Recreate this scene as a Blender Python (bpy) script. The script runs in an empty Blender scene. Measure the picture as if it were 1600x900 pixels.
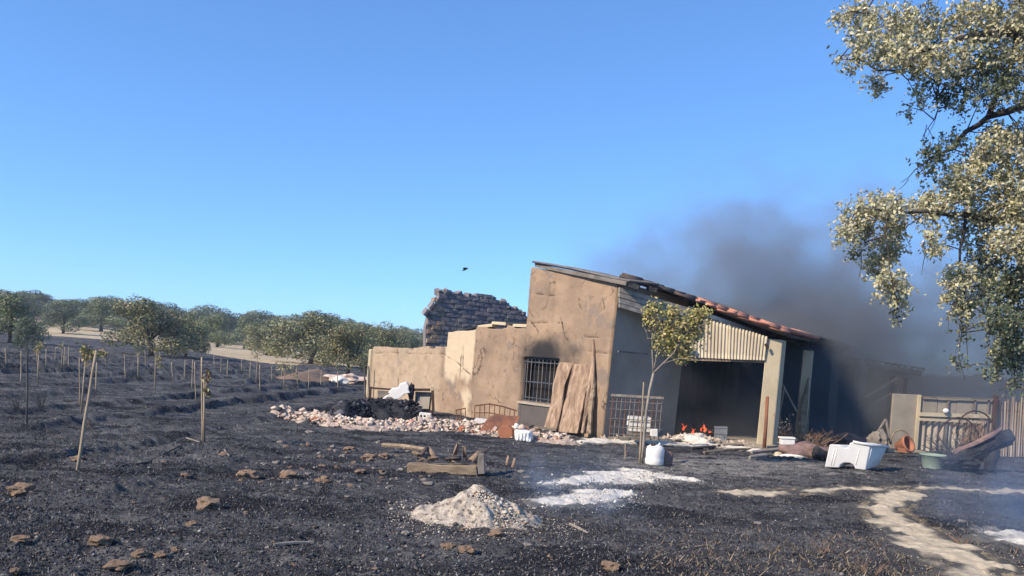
import bpy, math, random
import numpy as np
from mathutils import Vector, Matrix
random.seed(7)
rng = np.random.default_rng(7)
R = math.radians
scene = bpy.context.scene
col = scene.collection

# ---------------------------------------------------------------- camera
F = 1256.0
ROLL = R(4.0)
CAMZ = 1.6
CX, CY = 800.0, 564.5
cam_d = bpy.data.cameras.new("camera")
cam = bpy.data.objects.new("camera", cam_d)
col.objects.link(cam)
cr, sr = math.cos(ROLL), math.sin(ROLL)
cam.matrix_world = Matrix(((cr, -sr, 0, 0), (0, 0, -1, 0), (sr, cr, 0, CAMZ), (0, 0, 0, 1)))
cam_d.sensor_width = 36
cam_d.lens = F / 1600 * 36
cam_d.shift_y = (CY - 450) / 1600
cam_d.clip_end = 9000
cam_d.clip_start = 0.05
scene.camera = cam

# ---------------------------------------------------------------- world, sun, exposure
SUN_EL = R(33)
SUNV = Vector((-0.80, -0.60, 0)).normalized() * math.cos(SUN_EL) + Vector((0, 0, math.sin(SUN_EL)))
world = bpy.data.worlds.new("World")
scene.world = world
world.use_nodes = True
wn = world.node_tree
for n in list(wn.nodes):
    wn.nodes.remove(n)
sky = wn.nodes.new("ShaderNodeTexSky")
sky.sky_type = 'NISHITA'
sky.sun_disc = False
sky.sun_elevation = SUN_EL
sky.sun_rotation = math.atan2(SUNV.x, SUNV.y)
sky.air_density = 0.7
sky.dust_density = 0.0
sky.ozone_density = 4
sky.altitude = 500
bg = wn.nodes.new("ShaderNodeBackground")
bg.inputs[1].default_value = 0.15
wo = wn.nodes.new("ShaderNodeOutputWorld")
gm = wn.nodes.new("ShaderNodeGamma"); gm.inputs[1].default_value = .7
tint = wn.nodes.new("ShaderNodeMix"); tint.data_type = 'RGBA'; tint.blend_type = 'MULTIPLY'; tint.inputs[0].default_value = 1
tint.inputs[7].default_value = (.79, 1.27, 1.80, 1)
wn.links.new(sky.outputs[0], gm.inputs[0]); wn.links.new(gm.outputs[0], tint.inputs[6])
wn.links.new(tint.outputs[2], bg.inputs[0])
wn.links.new(bg.outputs[0], wo.inputs[0])
sun_d = bpy.data.lights.new("sun", 'SUN')
sun_d.energy = 4.0
sun_d.angle = R(0.53)
sun_d.color = (1.0, 0.86, 0.68)
sun = bpy.data.objects.new("sun", sun_d)
col.objects.link(sun)
sun.location = (-20, -10, 20)
sun.rotation_euler = SUNV.to_track_quat('Z', 'Y').to_euler()
scene.view_settings.view_transform = 'Standard'
scene.view_settings.look = 'None'
scene.view_settings.exposure = 0.58
scene.view_settings.gamma = 1.0

# ---------------------------------------------------------------- pixel helpers: turn a place in the photograph into a ray
def ray(px, py):
    dx = px - CX; dy = CY - py
    u = dx * cr - dy * sr
    v = dx * sr + dy * cr
    return u / F, v / F
def P(px, py, Y):
    u, v = ray(px, py)
    return Vector((u * Y, Y, CAMZ + v * Y))

# ---------------------------------------------------------------- noise
def _hash(ix, iy, seed):
    h = (ix.astype(np.int64) * 374761393 + iy.astype(np.int64) * 668265263 + seed * 1442695041) & 0xffffffff
    h = ((h ^ (h >> 13)) * 1274126177) & 0xffffffff
    h = h ^ (h >> 16)
    return (h & 0xffff) / 65535.0
def vnoise(x, y, seed=0):
    x = np.asarray(x, float); y = np.asarray(y, float)
    ix = np.floor(x); iy = np.floor(y)
    fx = x - ix; fy = y - iy
    fx = fx * fx * (3 - 2 * fx); fy = fy * fy * (3 - 2 * fy)
    a = _hash(ix, iy, seed); b = _hash(ix + 1, iy, seed)
    c = _hash(ix, iy + 1, seed); d = _hash(ix + 1, iy + 1, seed)
    return (a + (b - a) * fx) * (1 - fy) + (c + (d - c) * fx) * fy
def fbm(x, y, seed=0, o=4):
    s = 0; a = 1; t = 0
    for i in range(o):
        s = s + a * (vnoise(np.asarray(x) * 2 ** i, np.asarray(y) * 2 ** i, seed + i * 17) - .5)
        t += a; a *= .5
    return s / t * 2
def sm(a, b, x):
    t = np.clip((np.asarray(x, float) - a) / (b - a), 0, 1)
    return t * t * (3 - 2 * t)

# ---------------------------------------------------------------- terrain height
UU = np.array([-1.5, -.56, -.32, -.18, 0, 2.0])
YY = np.log(np.array([1, 25, 45, 70, 100, 150, 220, 400, 1000, 5000.]))
HH = np.array([
    [0, 0, .15, .35, .8, 2.3, 4.8, 9, 11, 11],
    [0, 0, .15, .35, .8, 2.6, 5.0, 9, 11, 11],
    [0, 0, .05, .15, .3, .8, 1.6, 5, 8, 8],
    [0, 0, .0, .05, .1, .2, .5, 1.5, 3, 3],
    [0, 0, 0, 0, 0, 0, 0, .2, .5, 1],
    [0, 0, 0, 0, 0, 0, 0, .2, .5, 1]])
FDX, FDY = math.cos(R(17)), math.sin(R(17))
def gh(x, y, fine=True):
    x = np.asarray(x, float); y = np.asarray(y, float)
    d = np.maximum(np.hypot(x, y) * .0 + np.maximum(y, 1.0), 1.0)
    u = np.clip(x / d, UU[0], UU[-1])
    L = np.clip(np.log(d), 0, YY[-1])
    iu = np.clip(np.searchsorted(UU, u) - 1, 0, len(UU) - 2)
    iy = np.clip(np.searchsorted(YY, L) - 1, 0, len(YY) - 2)
    fu = (u - UU[iu]) / (UU[iu + 1] - UU[iu]); fu = fu * fu * (3 - 2 * fu)
    fy = (L - YY[iy]) / (YY[iy + 1] - YY[iy])
    h = (HH[iu, iy] * (1 - fu) + HH[iu + 1, iy] * fu) * (1 - fy) + (HH[iu, iy + 1] * (1 - fu) + HH[iu + 1, iy + 1] * fu) * fy
    h = h + fbm(x * .12, y * .12, 3, 3) * .12 * sm(24, 6, x * 0 + y) + fbm(x * .03, y * .03, 4, 2) * .5 * sm(60, 160, y)
    # furrows of the plantation, left of the farm
    a = x - y * .085 + fbm(x * .3, y * .12, 9, 2) * .45 + fbm(x * 1.2, y * .8, 10, 3) * .22
    fl = sm(-2.6, -4.6, x + (y - 10) * .05) * sm(5.5, 9, y) * sm(90, 45, y)
    w = (a / 2.15) % 1.0
    amp = np.clip(.75 + .8 * fbm(x * .4, y * .25, 21, 2), .12, 1.3) * (1 + sm(15, 30, y) * .35)
    h = h + fl * amp * (.15 * w ** 1.5 * sm(1.0, .90, w) - .03)
    if fine:
        k = np.clip(14.0 / np.maximum(y, 3), 0, 1)
        h = h + fbm(x * 1.7, y * 1.7, 5, 3) * .05 * (0.6 + .8 * fl)
        h = h + fbm(x * 6, y * 6, 6, 3) * .035 * k + fbm(x * 19, y * 19, 8, 2) * .016 * k * k
    return h
def G(px, py):
    """ground point seen at a place of the photograph"""
    u, v = ray(px, py)
    Ys = np.exp(np.linspace(math.log(4), math.log(900), 3000))
    hz = gh(u * Ys, Ys, False)
    rz = CAMZ + v * Ys
    b = np.where(rz <= hz)[0]
    i = b[0] if len(b) else len(Ys) - 1
    Y = Ys[i]
    return Vector((u * Y, Y, float(gh(u * Y, Y))))

# ---------------------------------------------------------------- mesh helpers
from mathutils import noise as mn
def mk(name, V, Fc, mat=None, parent=None, smooth=False, cols=None, **tags):
    me = bpy.data.meshes.new(name)
    if isinstance(V, np.ndarray) and isinstance(Fc, np.ndarray):
        n = Fc.shape[1]
        me.vertices.add(len(V)); me.vertices.foreach_set("co", V.astype(np.float32).ravel())
        me.loops.add(Fc.size); me.loops.foreach_set("vertex_index", Fc.astype(np.int32).ravel())
        me.polygons.add(len(Fc)); me.polygons.foreach_set("loop_start", np.arange(0, Fc.size, n, dtype=np.int32))
        me.update(calc_edges=True)
    else:
        me.from_pydata([tuple(v) for v in V], [], [tuple(f) for f in Fc]); me.update()
    if cols is not None:
        for k, a in cols.items():
            a = np.asarray(a, np.float32)
            if a.ndim == 1:
                at = me.attributes.new(k, 'FLOAT', 'POINT'); at.data.foreach_set("value", a)
            else:
                at = me.attributes.new(k, 'FLOAT_COLOR', 'POINT')
                if a.shape[1] == 3: a = np.concatenate([a, np.ones((len(a), 1), np.float32)], 1)
                at.data.foreach_set("color", a.ravel())
    if smooth:
        me.polygons.foreach_set("use_smooth", np.ones(len(me.polygons), dtype=bool))
    if mat: me.materials.append(mat)
    return link(name, me, parent, **tags)
def wm(o):
    m = Matrix.Translation(o.location) @ o.rotation_euler.to_matrix().to_4x4() @ Matrix.Diagonal((*o.scale, 1))
    return wm(o.parent) @ o.matrix_parent_inverse @ m if o.parent else m
def inst(name, me, loc, rot=(0, 0, 0), sc=(1, 1, 1), parent=None, **tags):
    o = link(name, me, parent, **tags)
    o.location = loc; o.rotation_euler = rot; o.scale = sc
    return o
def link(name, me, parent=None, **tags):
    o = bpy.data.objects.new(name, me)
    col.objects.link(o)
    if parent is not None:
        o.parent = parent; o.matrix_parent_inverse = wm(parent).inverted()
    for k, v in tags.items():
        if v is not None: o[k] = v
    return o
def thing(name, loc, label, category, group=None, kind=None, rotz=0):
    o = bpy.data.objects.new(name, None)
    o.empty_display_size = .2
    col.objects.link(o)
    o.location = loc; o.rotation_euler = (0, 0, rotz)
    o["label"] = label; o["category"] = category
    if group: o["group"] = group
    if kind: o["kind"] = kind
    return o
def bevel(o, w, seg=1):
    m = o.modifiers.new("bevel", 'BEVEL'); m.width = w; m.segments = seg; m.limit_method = 'ANGLE'
    return o

class MB:
    def __init__(s): s.V = []; s.F = []
    def add(s, V, Fc):
        b = len(s.V); s.V += [Vector(v) for v in V]; s.F += [tuple(b + i for i in f) for f in Fc]
    def hexa(s, p):  # 8 corner points: bottom 4 ccw, top 4 ccw
        s.add(p, [(0, 3, 2, 1), (4, 5, 6, 7), (0, 1, 5, 4), (1, 2, 6, 5), (2, 3, 7, 6), (3, 0, 4, 7)])
    def box(s, c, d, m=None):
        x, y, z = d[0] / 2, d[1] / 2, d[2] / 2
        p = [Vector(q) for q in ((-x, -y, -z), (x, -y, -z), (x, y, -z), (-x, y, -z), (-x, -y, z), (x, -y, z), (x, y, z), (-x, y, z))]
        if m is not None: p = [m @ q for q in p]
        s.hexa([q + Vector(c) for q in p])
    def beam(s, a, b, w, h, up=Vector((0, 0, 1))):
        a = Vector(a); b = Vector(b); d = (b - a).normalized()
        if abs(d.dot(up)) > .98: up = Vector((0, 1, 0))
        x = d.cross(up).normalized(); z = x.cross(d)
        p = []
        for q in (a, b):
            for sx, sz in ((-1, -1), (1, -1), (1, 1), (-1, 1)):
                p.append(q + x * (w / 2 * sx) + z * (h / 2 * sz))
        s.add(p, [(0, 1, 2, 3), (7, 6, 5, 4), (1, 0, 4, 5), (2, 1, 5, 6), (3, 2, 6, 7), (0, 3, 7, 4)])
    def tube(s, pts, rad, n=6, cap=True):
        pts = [Vector(p) for p in pts]
        if not hasattr(rad, '__len__'): rad = [rad] * len(pts)
        b = len(s.V); ref = None
        for i, p in enumerate(pts):
            d = (pts[min(i + 1, len(pts) - 1)] - pts[max(i - 1, 0)])
            d = d.normalized() if d.length > 1e-9 else Vector((0, 0, 1))
            if ref is None:
                ref = Vector((1, 0, 0)) if abs(d.x) < .8 else Vector((0, 1, 0))
            x = (ref - d * ref.dot(d)).normalized(); ref = x; y = d.cross(x)
            for k in range(n):
                t = 2 * math.pi * k / n
                s.V.append(p + (x * math.cos(t) + y * math.sin(t)) * rad[i])
        for i in range(len(pts) - 1):
            for k in range(n):
                k2 = (k + 1) % n
                s.F.append((b + i * n + k, b + i * n + k2, b + (i + 1) * n + k2, b + (i + 1) * n + k))
        if cap:
            s.F.append(tuple(b + k for k in range(n))[::-1])
            s.F.append(tuple(b + (len(pts) - 1) * n + k for k in range(n)))
    def prism(s, poly, off):
        off = Vector(off); n = len(poly); poly = [Vector(p) for p in poly]
        s.add(poly + [p + off for p in poly], [tuple(range(n)), tuple(range(2 * n - 1, n - 1, -1))] + [((i + 1) % n, i, n + i, n + (i + 1) % n) for i in range(n)])
    def build(s, name, mat, parent=None, smooth=False, origin=None, **tags):
        V = s.V
        o = None
        if origin is not None:
            V = [v - Vector(origin) for v in V]
        o = mk(name, V, s.F, mat, parent, smooth, **tags)
        if origin is not None: o.location = origin
        import bmesh
        bm = bmesh.new(); bm.from_mesh(o.data); bmesh.ops.recalc_face_normals(bm, faces=bm.faces); bm.to_mesh(o.data); bm.free()
        return o

def blob_verts(rx, ry, rz, seed, sub=2, amp=.25, freq=1.6, flat=None):
    """icosphere-based lump, dented by noise"""
    import bmesh
    bm = bmesh.new(); bmesh.ops.create_icosphere(bm, subdivisions=sub, radius=1)
    V = []
    from mathutils import noise
    for v in bm.verts:
        c = v.co
        n = noise.noise(c * freq + Vector((seed * 3.1, seed * 1.7, seed * .9)))
        n2 = noise.noise(c * freq * 2.7 + Vector((seed * 2.1, -seed * 1.1, seed * .4)))
        k = 1 + amp * n * 1.6 + amp * .6 * n2
        q = Vector((c.x * rx * k, c.y * ry * k, c.z * rz * k))
        if flat is not None and q.z < flat: q.z = flat + (q.z - flat) * .2
        V.append(q)
    Fc = [tuple(v.index for v in f.verts) for f in bm.faces]
    bm.free()
    return V, Fc

# ---------------------------------------------------------------- materials
def mat(name, c1, c2=None, scale=4.0, rough=.85, bump=.3, bscale=None, detail=8, metallic=0, c3=None, c3lo=.55, c3scale=None, stretch=(1, 1, 1), attr=None, attrcols=None, lo=.35, hi=.65, spec=.3, bdist=.02, cracks=None):
    m = bpy.data.materials.new(name); m.use_nodes = True
    nt = m.node_tree; N = nt.nodes; L = nt.links
    bs = N["Principled BSDF"]
    bs.inputs["Roughness"].default_value = rough; bs.inputs["Metallic"].default_value = metallic
    if "Specular IOR Level" in bs.inputs: bs.inputs["Specular IOR Level"].default_value = spec
    tc = N.new("ShaderNodeTexCoord"); mp = N.new("ShaderNodeMapping"); mp.inputs["Scale"].default_value = stretch
    oi = N.new("ShaderNodeObjectInfo")
    mu = N.new("ShaderNodeMath"); mu.operation = 'MULTIPLY'; mu.inputs[1].default_value = 37.0
    L.new(oi.outputs["Random"], mu.inputs[0])
    L.new(tc.outputs["Object"], mp.inputs[0])
    def noise(sc, det=detail, ro=.6):
        n = N.new("ShaderNodeTexNoise"); n.noise_dimensions = '4D'
        n.inputs["Scale"].default_value = sc; n.inputs["Detail"].default_value = det; n.inputs["Roughness"].default_value = ro
        L.new(mp.outputs[0], n.inputs["Vector"]); L.new(mu.outputs[0], n.inputs["W"])
        return n
    def ramp(src, a, b):
        r = N.new("ShaderNodeMapRange"); r.inputs[1].default_value = a; r.inputs[2].default_value = b
        r.interpolation_type = 'SMOOTHSTEP'
        L.new(src, r.inputs[0]); return r.outputs[0]
    def mix(f, a, b):
        x = N.new("ShaderNodeMix"); x.data_type = 'RGBA'
        if isinstance(f, float): x.inputs[0].default_value = f
        else: L.new(f, x.inputs[0])
        for i, q in ((6, a), (7, b)):
            if isinstance(q, tuple): x.inputs[i].default_value = (*q, 1)
            else: L.new(q, x.inputs[i])
        return x.outputs[2]
    n1 = noise(scale)
    c = c1
    if c2 is not None: c = mix(ramp(n1.outputs[0], lo, hi), c1, c2)
    if c3 is not None:
        n3 = noise(c3scale or scale * 4)
        c = mix(ramp(n3.outputs[0], c3lo, c3lo + .12), c, c3)
    crk = None
    if cracks:
        vn = N.new("ShaderNodeTexVoronoi"); vn.feature = 'DISTANCE_TO_EDGE'; vn.inputs["Scale"].default_value = cracks
        wv = N.new("ShaderNodeVectorMath"); wv.operation = 'MULTIPLY_ADD'; wv.inputs[1].default_value = (.55, .55, .55)
        nz_ = noise(2.6, 6, .7); L.new(nz_.outputs[1], wv.inputs[0]); L.new(mp.outputs[0], wv.inputs[2]); L.new(wv.outputs[0], vn.inputs["Vector"])
        ck = ramp(vn.outputs[0], .016, .003); gate = ramp(noise(1.1, 4).outputs[0], .50, .58)
        mm_ = N.new("ShaderNodeMath"); mm_.operation = 'MULTIPLY'; L.new(ck, mm_.inputs[0]); L.new(gate, mm_.inputs[1]); crk = mm_.outputs[0]
        c = mix(crk, c, (.07, .052, .042))
        fl_ = ramp(noise(.9, 9, .7).outputs[0], .575, .60); c = mix(fl_, c, (.25, .19, .145))
    if attrcols:
        for an, ac in attrcols:
            at = N.new("ShaderNodeAttribute"); at.attribute_name = an
            nn = noise(scale * 3)
            ad = N.new("ShaderNodeMath"); ad.operation = 'MULTIPLY_ADD'; ad.inputs[1].default_value = .5; ad.inputs[2].default_value = -.25
            L.new(nn.outputs[0], ad.inputs[0])
            sm_ = N.new("ShaderNodeMath"); sm_.operation = 'ADD'; L.new(at.outputs["Fac"], sm_.inputs[0]); L.new(ad.outputs[0], sm_.inputs[1])
            c = mix(ramp(sm_.outputs[0], .15, .85), c, ac)
    if attr:
        at = N.new("ShaderNodeAttribute"); at.attribute_name = attr
        x = N.new("ShaderNodeMix"); x.data_type = 'RGBA'; x.blend_type = 'MULTIPLY'; x.inputs[0].default_value = 1.0
        if isinstance(c, tuple): x.inputs[6].default_value = (*c, 1)
        else: L.new(c, x.inputs[6])
        L.new(at.outputs["Color"], x.inputs[7]); c = x.outputs[2]
    if isinstance(c, tuple): bs.inputs["Base Color"].default_value = (*c, 1)
    else: L.new(c, bs.inputs["Base Color"])
    if bump:
        nb = noise(bscale or scale * 5, 6, .65)
        b = N.new("ShaderNodeBump"); b.inputs["Strength"].default_value = bump; b.inputs["Distance"].default_value = bdist
        L.new(nb.outputs[0], b.inputs["Height"]); L.new(b.outputs[0], bs.inputs["Normal"])
    return m

M = {}
M['plaster'] = mat("plaster", cracks=.9, c1=(.385, .27, .178), c2=(.28, .20, .138), scale=1.6, c3=(.24, .165, .105), c3lo=.56, c3scale=6, rough=.95, bump=.5, bscale=26,
                   attrcols=[("pale", (.58, .46, .31)), ("cement", (.115, .10, .09)), ("soot", (.035, .032, .032)), ("crack", (.07, .05, .04))])
M['plaster_side'] = mat("plaster_side", (.35, .31, .25), (.26, .23, .19), scale=.9, c3=(.13, .12, .11), c3lo=.64, c3scale=2.5, rough=.95, bump=.5)
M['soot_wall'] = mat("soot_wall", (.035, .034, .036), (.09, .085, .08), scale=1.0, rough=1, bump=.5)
M['block'] = mat("charred_block", (.29, .26, .26), (.19, .175, .175), scale=2.6, c3=(.30, .26, .22), c3lo=.58, c3scale=5, rough=1, bump=.8, bscale=14)
M['block_pale'] = mat("pale_block", (.42, .31, .22), (.28, .2, .15), scale=4, rough=1, bump=.8, bscale=14)
M['mortar'] = mat("mortar", (.20, .18, .175), (.25, .225, .215), scale=3, rough=1, bump=.6)
M['pillar'] = mat("pillar_plaster", (.60, .50, .33), (.50, .41, .27), scale=2, c3=(.36, .29, .19), c3lo=.62, c3scale=8, rough=.95, bump=.4, bscale=20, stretch=(1, 1, .6))
M['sheet'] = mat("painted_sheet", (.60, .51, .37), (.47, .39, .27), scale=2.2, c3=(.33, .21, .12), c3lo=.62, c3scale=3, rough=.6, bump=.15, stretch=(1, 1, .25), metallic=0)
M['greywood'] = mat("weathered_plank", (.24, .21, .18), (.13, .115, .10), scale=3, rough=.95, bump=.5, stretch=(1, 1, 1))
M['bark'] = mat("bark_slab", (.48, .33, .22), (.24, .16, .11), scale=11, c3=(.62, .52, .41), c3lo=.57, c3scale=16, rough=.95, bump=.8, stretch=(1, 1, .22), bdist=.03)
M['wood'] = mat("old_wood", (.38, .29, .19), (.20, .145, .10), scale=12, c3=(.08, .06, .05), c3lo=.62, c3scale=9, rough=.95, bump=.6, stretch=(.3, 1, 1))
M['stake'] = mat("stake_wood", (.42, .33, .22), (.28, .21, .14), scale=6, rough=.9, bump=.4, stretch=(1, 1, .2))
M['stake_dark'] = mat("charred_stake", (.13, .11, .10), (.06, .055, .055), scale=6, rough=.9, bump=.4, stretch=(1, 1, .2))
M['rust'] = mat("rust", (.27, .11, .06), (.14, .07, .05), scale=4, c3=(.36, .18, .11), c3lo=.6, rough=.9, bump=.3)
M['rust_dark'] = mat("dark_rust", (.10, .055, .04), (.05, .035, .03), scale=8, rough=.9, bump=.3)
M['tile'] = mat("clay_tile", (.56, .25, .16), (.42, .19, .13), scale=7, c3=(.18, .12, .09), c3lo=.6, c3scale=12, rough=.9, bump=.4)
M['tile_dark'] = mat("sooty_tile", (.13, .09, .075), (.07, .06, .055), scale=7, rough=.95, bump=.4)
M['tile_pale'] = mat("pale_tile", (.36, .25, .17), (.26, .18, .13), scale=7, rough=.95, bump=.4)
M['roofing'] = mat("fibre_cement", (.20, .19, .18), (.13, .12, .115), scale=3, rough=.95, bump=.3)
M['concrete'] = mat("concrete", (.42, .36, .28), (.30, .26, .20), scale=1.8, c3=(.10, .09, .08), c3lo=.60, c3scale=3, rough=.95, bump=.5)
M['panel'] = mat("fence_panel", (.36, .31, .24), (.28, .24, .19), scale=1.6, c3=(.2, .17, .13), c3lo=.62, c3scale=5, rough=.95, bump=.25)
M['corr'] = mat("corrugated_sheet", (.50, .43, .33), (.36, .30, .23), scale=2.2, c3=(.26, .16, .10), c3lo=.6, c3scale=3, rough=.8, bump=.2, stretch=(1, 1, .3))
M['cane'] = mat("cane", (.42, .31, .19), (.26, .18, .12), scale=6, rough=.9, bump=.3, stretch=(1, 1, .2))
M['white'] = mat("white_plastic", (.86, .83, .76), (.78, .75, .69), scale=3, rough=.45, bump=.05, c3=(.5, .47, .42), c3lo=.68, c3scale=4, spec=.5)
M['whitesheet'] = mat("white_fabric", (.78, .74, .66), (.66, .62, .54), scale=5, rough=.9, bump=.3)
M['tub'] = mat("green_plastic", (.34, .42, .32), (.26, .33, .26), scale=3, rough=.6, bump=.1)
M['terracotta'] = mat("terracotta", (.42, .17, .09), (.34, .14, .08), scale=5, rough=.9, bump=.2)
M['charcoal'] = mat("charcoal", (.018, .018, .022), (.05, .05, .055), scale=6, c3=(.14, .14, .14), c3lo=.62, c3scale=16, rough=1, bump=1, bscale=14, bdist=.05)
M['ash'] = mat("ash", (.58, .50, .40), (.33, .275, .215), scale=12, c3=(.10, .085, .075), c3lo=.52, c3scale=30, rough=1, bump=.8, bscale=30, bdist=.03)
M['whiteash'] = mat("white_ash", attrcols=[('edge', (.12, .115, .105))], c1=(.82, .75, .63), c2=(.66, .60, .50), scale=4, c3=(.30, .28, .25), c3lo=.60, c3scale=9, rough=1, bump=.8, bscale=24, bdist=.03)
M['rubble'] = mat("rubble", (.68, .53, .42), (.48, .37, .30), scale=5, c3=(.70, .62, .52), c3lo=.55, c3scale=8, rough=1, bump=.7, bscale=20)
M['rubble_dust'] = mat("rubble_dust", (.56, .43, .34), (.36, .28, .22), scale=7, c3=(.14, .12, .11), c3lo=.55, c3scale=12, rough=1, bump=.9, bscale=20, bdist=.03)
M['rock'] = mat("earth_clod", (.40, .27, .17), (.25, .17, .12), scale=9, c3=(.52, .39, .26), c3lo=.60, c3scale=14, rough=1, bump=.9, bscale=30)
M['rockgrey'] = mat("grey_stone", (.36, .31, .26), (.24, .21, .18), scale=9, rough=1, bump=.7, bscale=30)
M['path'] = mat("sand_path", attrcols=[('edge', (.075, .070, .064))], c1=(.58, .48, .34), c2=(.46, .38, .27), scale=5, c3=(.28, .23, .16), c3lo=.60, c3scale=9, rough=1, bump=.7, bscale=30, detail=10)
M['mound_earth'] = mat("brown_earth", (.26, .17, .11), (.15, .105, .08), scale=.8, rough=1, bump=.6, c3=(.08, .07, .06), c3lo=.56, c3scale=2)
M['oakbark'] = mat("oak_bark", (.09, .075, .065), (.05, .042, .038), scale=6, rough=1, bump=.8)
M['palebark'] = mat("pale_bark", (.36, .31, .25), (.22, .19, .16), scale=8, rough=1, bump=.6)
M['twig'] = mat("dry_twig", (.30, .19, .13), (.18, .12, .09), scale=8, rough=1, bump=0)
M['twigdark'] = mat("dark_twig", (.07, .06, .055), (.04, .035, .035), scale=8, rough=1, bump=0)
M['sack'] = mat("burnt_cloth", (.30, .19, .165), (.16, .11, .10), scale=5, rough=1, bump=.7)
M['bluemetal'] = mat("dark_bars", (.10, .11, .13), (.06, .065, .075), scale=6, rough=.6, bump=.1, metallic=.3)
M['wire'] = mat("galvanised_wire", (.30, .27, .24), (.17, .14, .12), scale=8, rough=.7, bump=.1, metallic=.3)
M['greycrate'] = mat("grey_plastic", (.24, .26, .28), (.17, .18, .2), scale=5, rough=.7, bump=.1)
M['dark'] = mat("painted_dark", (.012, .012, .014), None, rough=1, bump=0)  # near-black paint for the shade behind the bars and in the brick holes
M['bird'] = mat("bird_feather", (.05, .05, .055), None, rough=.9, bump=0)
M['bush'] = mat("dark_bush", (.05, .055, .05), (.09, .09, .08), scale=8, rough=1, bump=0)

def leafmat(name, trans=.35):
    m = bpy.data.materials.new(name); m.use_nodes = True
    nt = m.node_tree; N = nt.nodes; L = nt.links
    for n in list(N): N.remove(n)
    at = N.new("ShaderNodeAttribute"); at.attribute_name = "Col"
    d = N.new("ShaderNodeBsdfPrincipled"); d.inputs["Roughness"].default_value = .5
    t = N.new("ShaderNodeBsdfTranslucent")
    mx = N.new("ShaderNodeMixShader"); mx.inputs[0].default_value = trans
    o = N.new("ShaderNodeOutputMaterial")
    L.new(at.outputs["Color"], d.inputs["Base Color"]); L.new(at.outputs["Color"], t.inputs[0])
    L.new(d.outputs[0], mx.inputs[1]); L.new(t.outputs[0], mx.inputs[2]); L.new(mx.outputs[0], o.inputs[0])
    return m
M['leaf'] = leafmat("leaf", .25)
M['farleaf'] = leafmat("far_leaf", .12)
def colmat(name, rough=1.0):
    m = bpy.data.materials.new(name); m.use_nodes = True
    at = m.node_tree.nodes.new("ShaderNodeAttribute"); at.attribute_name = "Col"
    b = m.node_tree.nodes["Principled BSDF"]; b.inputs["Roughness"].default_value = rough
    b.inputs["Specular IOR Level"].default_value = .15
    m.node_tree.links.new(at.outputs["Color"], b.inputs["Base Color"])
    return m
M['scatter'] = colmat("scattered_bits")

def flame_mat():
    m = bpy.data.materials.new("flame"); m.use_nodes = True
    b = m.node_tree.nodes["Principled BSDF"]
    b.inputs["Base Color"].default_value = (.4, .05, .02, 1)
    b.inputs["Emission Color"].default_value = (1, .13, .035, 1)
    b.inputs["Emission Strength"].default_value = .8
    return m
M['flame'] = flame_mat()

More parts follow.
